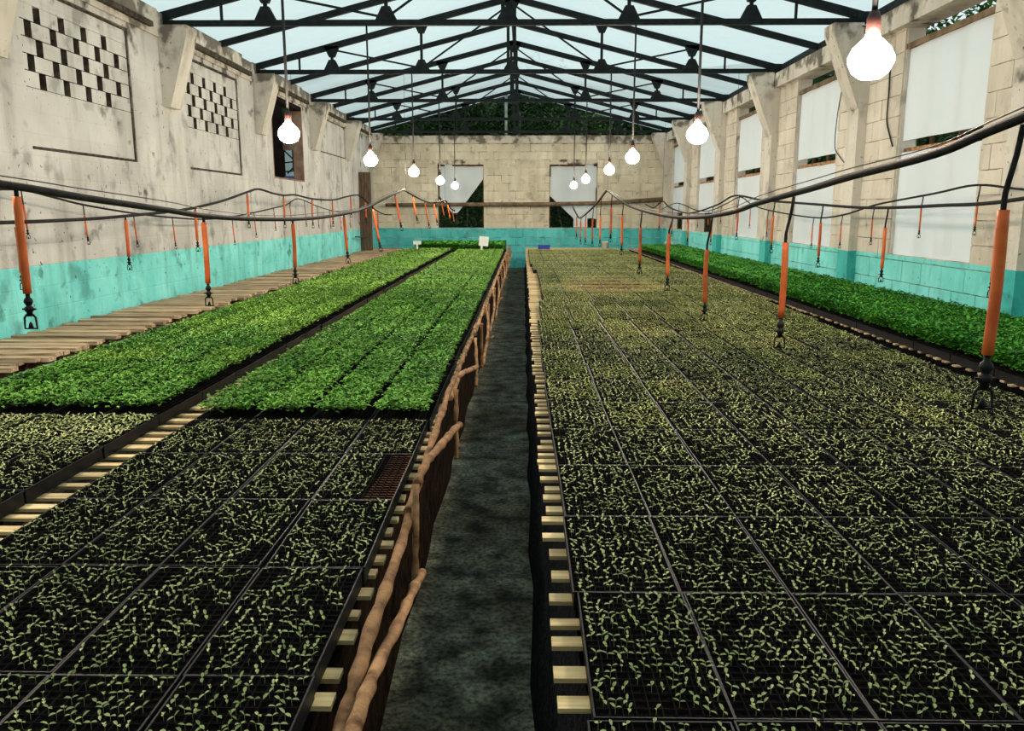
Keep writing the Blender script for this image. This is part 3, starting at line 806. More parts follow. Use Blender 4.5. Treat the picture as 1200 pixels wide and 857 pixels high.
def sprouts(seed, keep=0.70, detail=True, size=1.0, where=None):
    rng = np.random.default_rng(seed); c = cells(rng, 0.0022, keep)
    if where is not None: c = c[where(c)]
    n = len(c); hgt = rng.uniform(0.003, 0.009, n)
    az = rng.uniform(0, 2 * np.pi, n); tilt = rng.normal(0, 0.25, n)
    top = np.stack([c[:, 0], c[:, 1], TH + hgt], 1)
    Vs, Fs, off = [], [], 0
    for sgn in (0, 1):
        V, F = leaf_batch(top, az + sgn * np.pi, 0.20 + (tilt if sgn else -tilt) + rng.normal(0, 0.15, n), rng.uniform(0.012, 0.0185, n) * size, rng.uniform(0.0058, 0.009, n) * size, detail)
        Vs.append(V); Fs.append(F + off); off += len(V)
    if detail:   # stem as a thin blade pair
        for dx, dy in ((0.0006, 0), (0, 0.0006)):
            e = np.array([dx, dy, 0]); b0 = np.stack([c[:, 0], c[:, 1], np.full(n, TH - 0.01)], 1)
            V = np.stack([b0 - e, b0 + e, top + e, top - e], 1).reshape(-1, 3)
            F = (np.arange(n) * 4)[:, None] + np.array([[0, 1, 2, 3]])
            Vs.append(V); Fs.append(F + off); off += len(V)
    return np.concatenate(Vs), np.concatenate(Fs)
def leafy(seed, h=0.07, nl=5, detail=True, size=1.0, low=0.55):
    rng = np.random.default_rng(seed); c = cells(rng, 0.004, 0.97) * np.array([0.90, 0.95]); n = len(c)
    hh = h * rng.uniform(0.75, 1.15, n)
    Vs, Fs, off = [], [], 0
    a0 = rng.uniform(0, 2 * np.pi, n)
    for k in range(nl):
        lev = rng.uniform(low, 1.0, n) if k > 1 else rng.uniform(0.85, 1.0, n)
        base = np.stack([c[:, 0], c[:, 1], TH + hh * lev], 1)
        az = a0 + k * 2.4 + rng.normal(0, 0.4, n)
        el = rng.uniform(-0.15, 0.75, n)
        V, F = leaf_batch(base, az, el, rng.uniform(0.022, 0.036, n) * size, rng.uniform(0.013, 0.020, n) * size, detail)
        Vs.append(V); Fs.append(F + off); off += len(V)
    return np.concatenate(Vs), np.concatenate(Fs)
def np_mesh(name, V, F, mats, mi=None, smooth=False):
    me = bpy.data.meshes.new(name)
    me.from_pydata(V.tolist(), [], F.tolist() if isinstance(F, np.ndarray) else F)
    for m in mats: me.materials.append(m)
    if mi is not None: me.polygons.foreach_set('material_index', mi)
    me.update()
    return me
def tray_geo(full=True):
    mb = MB()
    w, l, t = TW / 2, TL / 2, TH
    # tapered outer shell with a lip
    b = 0.003
    ring = lambda dw, dl, z: [(-w + dw, -l + dl, z), (w - dw, -l + dl, z), (w - dw, l - dl, z), (-w + dw, l - dl, z)]
    vs = ring(b, b, 0) + ring(0.004, 0.004, t - 0.006) + ring(0, 0, t - 0.006) + ring(0, 0, t) + ring(0.0042, 0.0042, t) + ring(0.0055, 0.0055, t - 0.012)
    fs = [(3, 2, 1, 0)]
    for r in range(5):
        for k in range(4):
            fs.append((r*4+k, r*4+(k+1) % 4, (r+1)*4+(k+1) % 4, (r+1)*4+k))
    mb.add(vs, fs)
    if full:
        iw, il = TW - 0.016, TL - 0.016
        for k in range(1, NCX):
            x = -iw / 2 + iw * k / NCX
            mb.add([(x - .0022, -il/2, t - .010), (x - .0009, -il/2, t - .0012), (x + .0009, -il/2, t - .0012), (x + .0022, -il/2, t - .010),
                    (x - .0022, il/2, t - .010), (x - .0009, il/2, t - .0012), (x + .0009, il/2, t - .0012), (x + .0022, il/2, t - .010)],
                   [(0, 1, 5, 4), (1, 2, 6, 5), (2, 3, 7, 6)], 1)
        for k in range(1, NCY):
            y = -il / 2 + il * k / NCY
            mb.add([(-iw/2, y - .0022, t - .010), (-iw/2, y - .0009, t - .002), (-iw/2, y + .0009, t - .002), (-iw/2, y + .0022, t - .010),
                    (iw/2, y - .0022, t - .010), (iw/2, y - .0009, t - .002), (iw/2, y + .0009, t - .002), (iw/2, y + .0022, t - .010)],
                   [(4, 5, 1, 0), (5, 6, 2, 1), (6, 7, 3, 2)], 1)
    return mb
tray_me = tray_geo().mesh('seed_tray', [M['tray'], M['tray_cell']])
def soil_me(mk):
    w, l = TW / 2 - 0.008, TL / 2 - 0.008
    return MB().add([(-w, -l, TH - .0085), (w, -l, TH - .0085), (w, l, TH - .0085), (-w, l, TH - .0085)], [(0, 1, 2, 3)]).mesh('soil', M[mk])
SOIL = {k: soil_me(k) for k in ('soil', 'soil_brown')}
_w, _l = TW / 2 - 0.008, TL / 2 - 0.008
SOIL['red'] = MB().add([(-_w, -_l, TH - .0085), (0.03, -_l, TH - .0085), (0.06, _l, TH - .0085), (-_w, _l, TH - .0085)], [(0, 1, 2, 3)], 0) \
    .add([(0.03, -_l, TH - .0085), (_w, -_l, TH - .0085), (_w, _l, TH - .0085), (0.06, _l, TH - .0085)], [(0, 1, 2, 3)], 1).mesh('soil', [M['soil'], M['soil_red']])
VAR = {'sprout': [np_mesh('sprouts', *sprouts(100 + i), [M['sprout']]) for i in range(6)],
       'olive': [np_mesh('sprouts', *sprouts(140 + i, 0.88, True, 1.15), [M['sprout_olive']]) for i in range(5)],
       'sparse': [np_mesh('sprouts', *sprouts(160 + i, 0.72), [M['sprout_olive']]) for i in range(3)],
       'red': [np_mesh('sprouts', *sprouts(170, 0.8, True, 1.0, lambda c: c[:, 0] < 0.03), [M['sprout']])],
       'leaf': [np_mesh('seedlings', *leafy(200 + i), [M['leaf']]) for i in range(5)],
       'lime': [np_mesh('seedlings', *leafy(220 + i), [M['leaf_lime']]) for i in range(4)],
       'young': [np_mesh('seedlings', *sprouts(240 + i, 0.97, True, 1.4), [M['sprout']]) for i in range(3)],
       'end': [np_mesh('seedlings', *leafy(280, 0.19, 8, True, 1.5, 0.05), [M['leaf_dark']])],
       'tall': [np_mesh('seedlings', *leafy(260 + i, 0.13, 7, True, 1.35, 0.2), [M['leaf_dark']]) for i in range(4)]}
# one sprout as its own little mesh, for the nearest trays
def one_sprout(seed):
    rng = np.random.default_rng(seed)
    top = np.array([[0, 0, 0.0 + rng.uniform(0.012, 0.018)]]); Vs, Fs, off = [], [], 0
    t = rng.normal(0, 0.2)
    for sgn in (0, 1):
        V, F = leaf_batch(top, np.array([sgn * np.pi + rng.normal(0, .15)]), np.array([0.32 + (t if sgn else -t)]), np.array([rng.uniform(.012, .0185)]), np.array([rng.uniform(.0058, .009)]), True)
        Vs.append(V); Fs.append(F + off); off += len(V)
    for dx, dy in ((.0006, 0), (0, .0006)):
        e = np.array([[dx, dy, 0]]); b0 = np.zeros((1, 3))
        V = np.stack([b0 - e, b0 + e, top + e, top - e], 1).reshape(-1, 3)
        Vs.append(V); Fs.append(np.array([[0, 1, 2, 3]]) + off); off += 4
    return np_mesh('sprout', np.concatenate(Vs), np.concatenate(Fs), [M['sprout']])
ONE = [one_sprout(300 + i) for i in range(8)]

# ---------------------------------------------------------------- trays: where they stand
fwd = Vector((-math.sin(math.radians(.766)) * math.cos(math.radians(10.703)), math.cos(math.radians(.766)) * math.cos(math.radians(10.703)), -math.sin(math.radians(10.703))))
rgt = Vector((math.cos(math.radians(.766)), math.sin(math.radians(.766)), 0)); upv = rgt.cross(fwd)
def screen(p):
    d = Vector(p) - Vector((0, 0, CAM_H)); z = d.dot(fwd)
    if z < 0.1: return None
    return 600 + F_PX * d.dot(rgt) / z, 428.5 - F_PX * d.dot(upv) / z, z
rng = random.Random(11)
T = []   # x, y, rz, kind, soil, bench, col, row
PX, PY = 0.290, 0.555
# right bench, nine trays across
for row in range(38):
    y = 0.92 + PY * (row + 0.5)
    if y > 22.7: break
    sh = 0.10 if 9.0 < y < 14.5 else (0.04 if 7.5 < y < 16 else 0.0)
    for c in range(9):
        x = 0.135 + 0.288 * (c + 0.5) + sh
        kind, soil = 'sprout', 'soil'
        hot = (x - 1.25) ** 2 / 0.55 + (y - 9.5) ** 2 / 14
        if rng.random() < (y - 3.6) / 4.5: kind = 'olive'
        if hot < 1.0: soil = 'soil_brown'
        if hot < 0.45 and rng.random() < 0.6: kind = 'sparse'
        T.append((x + rng.gauss(0, .003), y + rng.gauss(0, .003), rng.gauss(0, .004), kind, soil, 'R', c, row))
# left bench, inner block of four
for row in range(40):
    y = 1.065 - PY + PY * (row + 0.5)
    if y > 24.2: break
    far = y > 20.6
    for c in range(4):
        x = -0.455 - PX * (c + 0.5)
        if y < 3.85: kind, soil = 'sprout', 'soil'
        elif far: kind, soil = 'end', 'soil'
        else: kind, soil = ('leaf' if y < 9 or rng.random() < max(0, (16 - y) / 8) else 'lime'), 'soil'
        if c == 0 and 2.7 < y < 3.2: kind, soil = 'red', 'red'
        gap = -0.05 if (y > 13.2 and not far) else 0.0
        T.append((x + rng.gauss(0, .003) + (rng.choice((0, 0, .012)) if c == 3 else 0), y + rng.gauss(0, .004), rng.gauss(0, .005), kind, soil, 'A', c, row))
# left bench, outer block of four
for row in range(40):
    y = 1.15 - PY + PY * (row + 0.5)
    if y > 24.2: break
    far = y > 20.9
    for c in range(4):
        x = (-1.66 if far else -1.81) - PX * (c + 0.5)
        if y < 3.38: kind = 'sprout'
        elif y < 4.0: kind = 'young'
        elif far: kind = 'end'
        elif y < 10: kind = 'leaf' if rng.random() < max(0, (8 - y) / 4) else 'lime'
        else: kind = 'lime'
        T.append((x + rng.gauss(0, .003), y + rng.gauss(0, .004), rng.gauss(0, .005), kind, 'soil', 'B', c, row))
# bench along the right wall
for row in range(36):
    y = 3.0 + PY * (row + 0.5)
    if y > 21.8: break
    for c in range(4):
        x = 3.05 + 0.2715 * (c + 0.5)
        T.append((x, y + rng.gauss(0, .003), 0.0, 'tall', 'soil', 'D', c, row))
scored = []
for i, t in enumerate(T):
    vis = 0
    for dx in (-.5, 0, .5):
        for dy in (-.5, 0, .5):
            s = screen((t[0] + dx * TW, t[1] + dy * TL, SLAT_Z + TH + 0.02))
            if s and -2 < s[0] < 1202 and -2 < s[1] < 859: vis += 1
    s = screen((t[0], t[1], SLAT_Z + TH))
    z = s[2] if s else 99
    scored.append((vis / z ** 3, vis, i))
scored.sort(reverse=True)
indiv = [i for sc_, vis, i in scored[:300] if vis > 0]
indiv_set = set(indiv)
near3 = [i for i in indiv if T[i][3] == 'sprout' and T[i][5] in 'RA']
near3 = sorted(near3, key=lambda i: -[s for s in scored if s[2] == i][0][1] * 10 + (T[i][0] ** 2 + T[i][1] ** 2))
own_sprouts = set(near3[:2])
BENCHN = {'R': 'the wide right bench', 'A': 'the left bench', 'B': 'the left bench', 'D': 'the right wall bench'}
WHAT = {'sprout': 'pale sprout tray', 'olive': 'olive sprout tray', 'sparse': 'thin brownish sprout tray', 'red': 'half bare reddish sprout tray',
        'leaf': 'leafy green seedling tray', 'lime': 'lime green seedling tray', 'young': 'young seedling tray', 'tall': 'tall seedling tray', 'end': 'tallest seedling tray'}
rowmin = {}
for i in indiv:
    k = T[i][5]; rowmin[k] = min(rowmin.get(k, 99), T[i][7])
for n_, i in enumerate(indiv):
    x, y, rz, kind, soil, bench, c, row = T[i]
    o = link_mesh('seed_tray', tray_me, None, (x, y, SLAT_Z + 0.0005), (0, 0, rz))
    if bench == 'D': o.scale = (0.94, 1, 1)
    rr = ordn(row - rowmin[bench] + 1)
    if bench == 'R': where = 'on the wide right bench, %s from aisle, row %s' % (ordn(c + 1), rr)
    elif bench == 'A': where = 'on the left bench, %s from aisle, row %s' % (ordn(c + 1), rr)
    elif bench == 'B': where = 'on the left bench, %s beyond the gap, row %s' % (ordn(c + 1), rr)
    else: where = 'on the right wall bench, %s from its edge, row %s' % (ordn(c + 1), rr)
    where = where.replace('row ' + rr, rr + ' row up')
    tag(o, WHAT[kind] + ' ' + where, 'seed tray', 'seedling trays on the benches')
    link_mesh('soil', SOIL[soil], o)
    if i in own_sprouts:
        cr = np.random.default_rng(i); cc = cells(cr, 0.0028, 0.74)
        for (sx, sy) in cc:
            link_mesh('sprout', ONE[int(cr.integers(8))], o, (float(sx), float(sy), TH - 0.0095), (0, 0, float(cr.uniform(0, 6.28))), None)
    else:
        v = VAR[kind]
        ch = link_mesh('sprouts' if kind in ('sprout', 'olive', 'sparse', 'red') else 'seedlings', v[rng.randrange(len(v))], o, None, (0, 0, math.pi * rng.randrange(2)) if kind != 'red' else None)
        tag(ch, kind='stuff')
# everything farther off (or outside the frame): two fields
LOD = {'sprout': [sprouts(400 + i, 0.86, False, 1.15) for i in range(3)], 'olive': [sprouts(410 + i, 0.92, False, 1.3) for i in range(3)],
       'sparse': [sprouts(420 + i, 0.6, False, 1.2) for i in range(2)], 'leaf': [leafy(430 + i, 0.07, 3, False, 1.3) for i in range(3)],
       'lime': [leafy(440 + i, 0.07, 3, False, 1.3) for i in range(3)], 'young': [sprouts(450, 0.97, False, 1.4)], 'tall': [leafy(460 + i, 0.13, 5, False, 1.7, 0.2) for i in range(3)], 'end': [leafy(470 + i, 0.19, 8, False, 1.8, 0.02) for i in range(3)]}
tl = tray_geo(False); tlV = np.array(tl.v); tlF = tl.f
w_, l_ = TW / 2 - 0.008, TL / 2 - 0.008
soV = np.array([(-w_, -l_, TH - .0085), (w_, -l_, TH - .0085), (w_, l_, TH - .0085), (-w_, l_, TH - .0085)])
def field(name, kinds, mats, mslot, label):
    Vs, Fs, Ms, off = [], [], [], 0
    for i, t in enumerate(T):
        if i in indiv_set or t[3] not in kinds: continue
        x, y, rz, kind, soil, bench, c, row = t
        R = np.array([[math.cos(rz), -math.sin(rz), 0], [math.sin(rz), math.cos(rz), 0], [0, 0, 1]])
        P = np.array([x, y, SLAT_Z + 0.0005])
        v = LOD[kind]; pv, pf = v[rng.randrange(len(v))]
        for V, F, m in ((tlV, tlF, 0), (soV, [(0, 1, 2, 3)], 2 if soil == 'soil_brown' else 1), (pv, pf, mslot[kind])):
            Vs.append((V * np.array([0.94 if bench == 'D' else 1.0, 1, 1])) @ R.T + P)
            Fs += [tuple(off + k for k in f) for f in (F.tolist() if isinstance(F, np.ndarray) else F)]
            Ms += [m] * len(F); off += len(V)
    o = link_mesh(name, np_mesh(name, np.concatenate(Vs), Fs, mats, Ms))
    tag(o, label, 'seed trays', kind='stuff')
field('sprout_tray_field', ('sprout', 'olive', 'sparse', 'red'), [M['tray'], M['soil'], M['soil_brown'], M['sprout'], M['sprout_olive']], {'sprout': 3, 'olive': 4, 'sparse': 4, 'red': 3},
      'distant expanse of olive sprout trays on the right bench')
field('seedling_tray_field', ('leaf', 'lime', 'young', 'tall', 'end'), [M['tray'], M['soil'], M['soil_brown'], M['leaf'], M['leaf_lime'], M['leaf_dark']], {'leaf': 3, 'lime': 4, 'young': 4, 'tall': 5, 'end': 5},
      'distant expanse of leafy green seedling trays on the outer benches')

# ---------------------------------------------------------------- irrigation hoses and hanging sprinklers
HOSES = {
 'R1': (1.45, 0.0165, [(-0.5, 2.22), (1.0, 2.14), (2.47, 1.96), (2.95, 1.894), (3.69, 1.846), (4.29, 1.807), (5.12, 1.746), (5.84, 1.689), (6.99, 1.646), (8.45, 1.652), (10.71, 1.738), (12.31, 1.856), (14.3, 2.04), (14.7, 2.03), (16.6, 1.829), (19.05, 1.637), (21.3, 1.53), (22.9, 1.65), (24.2, 1.84)],
        'thick black irrigation hose swooping along above the right bench'),
 'R2': (3.6, 0.0155, [(1.0, 2.15), (3.5, 2.05), (6.03, 1.785), (7.24, 1.746), (8.25, 1.732), (9.1, 1.741), (10.15, 1.777), (11.86, 1.838), (12.72, 1.874), (14.2, 1.96), (15.49, 1.82), (17.37, 1.677), (18.76, 1.676), (20.41, 1.798), (21.44, 1.954), (23.0, 1.8), (24.4, 1.9)],
        'black irrigation hose above the green seedlings beside the right wall'),
 'R3': (3.88, 0.010, [(3.5, 1.75), (5.2, 1.8), (6.46, 1.86), (7.2, 1.918), (7.93, 1.862), (9.15, 1.768), (10.1, 1.654), (11.14, 1.616), (13.09, 1.708), (14.09, 1.808), (14.96, 1.95), (15.87, 1.855), (17.3, 1.712), (18.87, 1.733), (20.1, 1.857), (21.4, 1.9), (23.4, 1.75)],
        'thin black irrigation line closest to the right wall'),
 'L1': (-2.0, 0.0165, [(-0.5, 1.95), (1.5, 1.89), (3.16, 1.801), (3.77, 1.756), (4.68, 1.70), (5.18, 1.669), (5.98, 1.643), (7.08, 1.63), (8.31, 1.64), (9.55, 1.685), (10.32, 1.726), (11.23, 1.797), (12.72, 1.952), (13.8, 2.045), (14.4, 2.03), (15.82, 1.951), (17.52, 1.89), (19.26, 1.909), (21.38, 1.976), (23.0, 1.78), (24.3, 1.72)],
        'thick black irrigation hose swooping along above the left bench'),
 'L2': (-3.9, 0.0155, [(3.0, 1.75), (5.0, 1.63), (6.12, 1.614), (7.33, 1.628), (8.13, 1.654), (9.48, 1.714), (10.71, 1.825), (11.73, 1.968), (12.28, 2.02), (12.94, 1.975), (13.53, 1.955), (14.25, 1.975), (15.28, 1.927), (16.99, 1.927), (18.23, 2.008), (19.16, 2.065), (19.86, 2.056), (20.93, 1.886), (21.87, 1.739), (23.19, 1.624), (24.5, 1.60)],
        'black irrigation hose above the empty slatted bench'),
 'L3': (-4.25, 0.010, [(4.5, 1.75), (6.0, 1.83), (6.91, 1.877), (7.44, 1.823), (7.98, 1.76), (8.96, 1.677), (9.96, 1.624), (11.0, 1.594), (12.26, 1.633), (14.05, 1.752), (14.83, 1.815), (15.69, 1.933), (16.97, 1.815), (18.07, 1.732), (19.34, 1.685), (21.14, 1.738), (22.4, 1.85)],
        'thin black irrigation line closest to the left wall')}
PATH = {}
for k, (X, r, pts, lab) in HOSES.items():
    rr = random.Random(k)
    P = smooth_path([(X + rr.uniform(-.015, .015), y, z) for y, z in pts], 5)
    o = MB().tube(P, r, 10).build('irrigation_hose', M['hose'])
    PATH[k] = P
    tag(o, lab, 'hose', 'irrigation hoses')
    # support wire along the top and hangers up to the trusses at the peaks
    if k in ('R1', 'L1'):
        W = [Vector((p.x + 0.004, p.y, p.z + r + 0.012 + 0.018 * (0.5 + 0.5 * math.sin(p.y * 1.7)))) for p in P]
        MB().tube(W, 0.0028, 5).build('support_wire', M['wire'], o)
    if r > 0.012:
        for y in TRUSS_Y[3:]:
            q = min(P, key=lambda p: abs(p.y - y))
            if q.z > 1.9: MB().tube([q, (q.x, y, CHORD_Z - 0.03)], 0.0025, 4).build('hanger_wire', M['wire'], o)
def hose_z(k, y):
    P = PATH[k]
    for a, b in zip(P, P[1:]):
        if a.y <= y <= b.y: return a.lerp(b, (y - a.y) / (b.y - a.y))
    return P[-1]
def emitter_geo(s):
    mb = MB()
    mb.lathe([(0.0, 0.0), (0.008*s, 0.0), (0.008*s, -0.018*s), (0.015*s, -0.026*s), (0.017*s, -0.036*s), (0.012*s, -0.046*s), (0.009*s, -0.052*s), (0.016*s, -0.056*s), (0.016*s, -0.072*s), (0.011*s, -0.074*s), (0.011*s, -0.092*s), (0.0, -0.092*s)], 10)
    mb.bar((-0.026*s, 0, -0.064*s), (0.026*s, 0, -0.064*s), 0.007*s, 0.007*s)
    return mb
EMIT = {}
def emitter(s, parent, loc):
    key = round(s, 2)
    if key not in EMIT:
        loop = MB().tube([(-0.012*s, 0, -0.085*s), (-0.022*s, 0, -0.098*s), (-0.024*s, 0, -0.140*s), (0.024*s, 0, -0.140*s), (0.022*s, 0, -0.098*s), (0.012*s, 0, -0.085*s)], 0.0042*s, 6)
        loop.lathe([(0.0, -0.138*s), (0.010*s, -0.138*s), (0.006*s, -0.120*s), (0.0, -0.112*s)], 8)
        EMIT[key] = (emitter_geo(s).mesh('sprinkler_body', M['emitter']), loop.mesh('spray_bridge', M['emitter']))
    a = link_mesh('sprinkler_body', EMIT[key][0], parent, loc)
    link_mesh('spray_bridge', EMIT[key][1], a)
def dropper(k, y, zb, sleeve, sr, es, label, lean=0.0, bend=0.0):
    p = hose_z(k, y); top = p.z - HOSES[k][1] * 0.6
    t = empty('hanging_sprinkler', (p.x, y, top)); t.rotation_euler = (0, -lean, 0)
    tag(t, label, 'sprinkler', 'orange sprinklers hanging from the hoses')
    Lt = max(0.2, (top - zb)); eh = 0.144 * es
    se = Lt - eh; s0 = max(0.03, se - sleeve)
    bx = bend
    MB().tube(smooth_path([(bx * 0.5, 0, 0.0), (bx * 0.35, 0, -s0 * 0.35), (0, 0, -s0 * 0.8), (0, 0, -s0 - 0.01)], 3), 0.0085 if sr > 0.01 else 0.0055, 7).build('feed_tube', M['hose'], t)
    sag = random.uniform(-1, 1) * sr * 0.35
    MB().tube(smooth_path([(0, 0, -s0), (sag, 0, -(s0 + se) / 2), (0, 0, -se)], 3), sr, 10).build('sleeve', M['orange'], t)
    emitter(es, t, (0, 0, -se + 0.004))
R1D = [(2.5, 1.123), (4.59, 0.926), (6.53, 0.826), (8.2, 0.909), (10.16, 0.927), (11.99, 1.068), (13.62, 1.189), (15.57, 1.038), (17.22, 0.966), (19.05, 0.926), (20.71, 0.879), (22.5, 0.95)]
for i, (y, zb) in enumerate(R1D):
    dropper('R1', y, zb if i else 1.08, 0.42 if i else 0.44, 0.0175, 1.25 if i < 2 else 1.05, '%s orange-sleeved sprinkler from the camera on the thick right hose' % ordn(i + 1), bend=0.06 if i < 4 else 0.02)
for i, (y, zb) in enumerate([(6.3, 1.039), (8.25, 0.991), (10.09, 1.016), (11.94, 1.096), (13.93, 1.22), (15.9, 1.055), (18.08, 0.984), (20.0, 1.1), (21.9, 1.2)]):
    dropper('R2', y, zb, 0.40, 0.0165, 1.0, '%s orange sprinkler from the camera on the hose above the wall bench' % ordn(i + 1), bend=0.03)
for i, (y, zb) in enumerate([(7.16, 1.488), (8.15, 1.434), (9.21, 1.325), (10.13, 1.246), (11.14, 1.201), (12.2, 1.25), (13.23, 1.295), (14.2, 1.41), (15.19, 1.558), (16.35, 1.448), (17.4, 1.32), (18.5, 1.33), (19.6, 1.41), (20.7, 1.5)]):
    dropper('R3', y, zb, 0.20, 0.0085, 0.62, '%s small sprinkler from the camera on the thin right wall line' % ordn(i + 1), bend=0.02)
for i, (y, zb) in enumerate([(3.28, 1.216), (5.19, 1.092), (7.11, 1.066), (9.18, 1.117), (11.04, 1.147), (12.89, 1.382), (15.09, 1.466), (16.91, 1.336), (18.52, 1.377), (20.3, 1.44), (22.0, 1.36), (23.5, 1.25)]):
    dropper('L1', y, zb, 0.43, 0.0165, 1.05, '%s orange-sleeved sprinkler from the camera on the thick left hose' % ordn(i + 1), lean=0.0 if i < 3 else (0.06 if i < 4 else 0.17))
for i, (y, zb) in enumerate([(6.31, 1.088), (8.07, 1.119), (9.85, 1.215), (11.7, 1.458), (13.49, 1.422), (15.28, 1.386), (16.99, 1.386), (18.77, 1.562), (20.5, 1.42), (22.2, 1.2)]):
    dropper('L2', y, zb, 0.38, 0.0165, 0.95, '%s orange sprinkler from the camera above the empty slatted bench' % ordn(i + 1))
for i, (y, zb) in enumerate([(7.0, 1.46), (7.98, 1.371), (8.96, 1.303), (9.96, 1.239), (10.97, 1.215), (12.01, 1.206), (13.01, 1.285), (14.05, 1.367), (15.05, 1.497), (16.12, 1.401), (17.1, 1.348), (18.15, 1.327), (19.16, 1.268), (20.2, 1.3), (21.3, 1.34)]):
    dropper('L3', y, zb, 0.20, 0.0085, 0.62, '%s small sprinkler from the camera on the thin left wall line' % ordn(i + 1), lean=0.05)

# ---------------------------------------------------------------- small things on the benches
t = empty('label_stake', (-2.62, 20.35, SLAT_Z + TH)); tag(t, 'small white T-shaped label stake among the lime seedlings', 'label')
MB().box((-0.022, -0.004, 0), (0.022, 0.004, 0.20)).build('stake', M['white'], t); MB().box((-0.10, -0.006, 0.20), (0.10, 0.006, 0.285)).build('plate', M['white'], t)
t = empty('label_stake', (-1.01, 20.3, SLAT_Z + TH)); t.rotation_euler = (0, 0.1, 0.15); tag(t, 'larger tilted white label board near the end of the left bench', 'label')
MB().box((-0.05, -0.004, 0), (0.0, 0.004, 0.17)).build('stake', M['white'], t); MB().box((-0.10, -0.006, 0.165), (0.13, 0.006, 0.40)).build('plate', M['white'], t)
t = empty('blue_crate', (0.60, 23.6, SLAT_Z)); tag(t, 'low blue plastic crate at the far end of the right bench', 'crate')
cb = MB(); cb.box((-0.17, -0.12, 0.001), (0.17, 0.12, 0.012)); cb.build('base', M['blue'], t)
for lo, hi in (((-0.17, -0.12, 0.012), (0.17, -0.11, 0.105)), ((-0.17, 0.11, 0.012), (0.17, 0.12, 0.105)), ((-0.17, -0.11, 0.012), (-0.16, 0.11, 0.105)), ((0.16, -0.11, 0.012), (0.17, 0.11, 0.105))):
    MB().box(lo, hi).build('side', M['blue'], t)
MB().box((-0.18, -0.13, 0.105), (0.18, -0.108, 0.118)).build('rim', M['blue'], t)
t = empty('white_bucket', (2.36, 23.7, SLAT_Z)); tag(t, 'white plastic bucket at the far end of the right bench', 'bucket')
MB().lathe([(0.0, 0.001), (0.085, 0.001), (0.105, 0.19), (0.112, 0.19), (0.112, 0.205), (0.10, 0.205), (0.082, 0.02), (0.0, 0.02)], 18).build('body', M['white'], t)
MB().tube([(0.112 * math.cos(a), -0.05 * math.sin(a), 0.19 - 0.09 * math.sin(a)) for a in [math.pi * k / 10 for k in range(11)]], 0.004, 5).build('handle', M['wire'], t)
t = empty('carton', (4.02, 22.7, SLAT_Z)); tag(t, 'pale pinkish carton at the far end of the right wall bench', 'box')
cb = MB(); cb.box((-0.11, -0.10, 0.001), (0.11, 0.10, 0.24)); cb.build('body', M['pink'], t)
MB().box((-0.112, -0.05, 0.241), (0.112, 0.05, 0.246)).build('lid_flap', M['pink'], t)

# ---------------------------------------------------------------- outside: shed behind the left wall, near part closed to darken the screen holes
sh = empty('neighbour_shed', (-6.2, 14, 0)); tag(sh, 'dark neighbouring shed seen through the left wall openings', 'shed')
def loc(x, y, z): return (x + 6.2, y - 14, z)
MB().box(loc(-5.75, 5.0, 0), loc(-5.65, 14.2, 4.2)).build('back_wall', M['shed'], sh)
MB().box(loc(-5.75, 5.0, 4.2), loc(-5.06, 14.2, 4.3)).build('roof', M['shed'], sh)
MB().box(loc(-5.65, 5.0, 3.72), loc(-4.71, 14.2, 3.80)).build('light_stop_soffit', M['shed'], sh)  # added lid, keeps light out of the space behind the screen
for yy in (5.0, 14.1): MB().box(loc(-5.65, yy, 0), loc(-4.71, yy + 0.1, 3.72)).build('end_wall', M['shed'], sh)  # added ends, shut light out of the box behind the screen
MB().box(loc(-5.12, 19.2, 0), loc(-4.9, 19.3, 4.4)).build('end_wall', M['jamb'], sh)
MB().box(loc(-6.6, 19.2, 0), loc(-5.50, 19.3, 4.4)).build('end_wall', M['shed'], sh)
MB().box(loc(-5.50, 19.2, 3.08), loc(-5.12, 19.3, 3.55)).build('lintel_board', M['jamb'], sh)
MB().box(loc(-5.50, 19.2, 1.4), loc(-5.12, 19.3, 2.50)).build('tarpaulin', M['tarp'], sh)
MB().box(loc(-6.2, 19.6, 1.6), loc(-4.95, 19.605, 3.3)).build('white_backing_sheet', M['roof'], sh)  # added bright backing in place of sky, hides the trees behind the lattice
for (xa, za, xb, zb) in ((-5.50, 3.08, -5.12, 2.70), (-5.50, 2.80, -5.12, 2.84), (-5.50, 2.60, -5.12, 2.63), (-5.44, 2.56, -5.14, 2.84), (-5.30, 3.08, -5.30, 2.60)):
    MB().bar(loc(xa, 19.25, za), loc(xb, 19.25, zb), 0.03, 0.028).build('lattice_bar', M['steel'], sh)
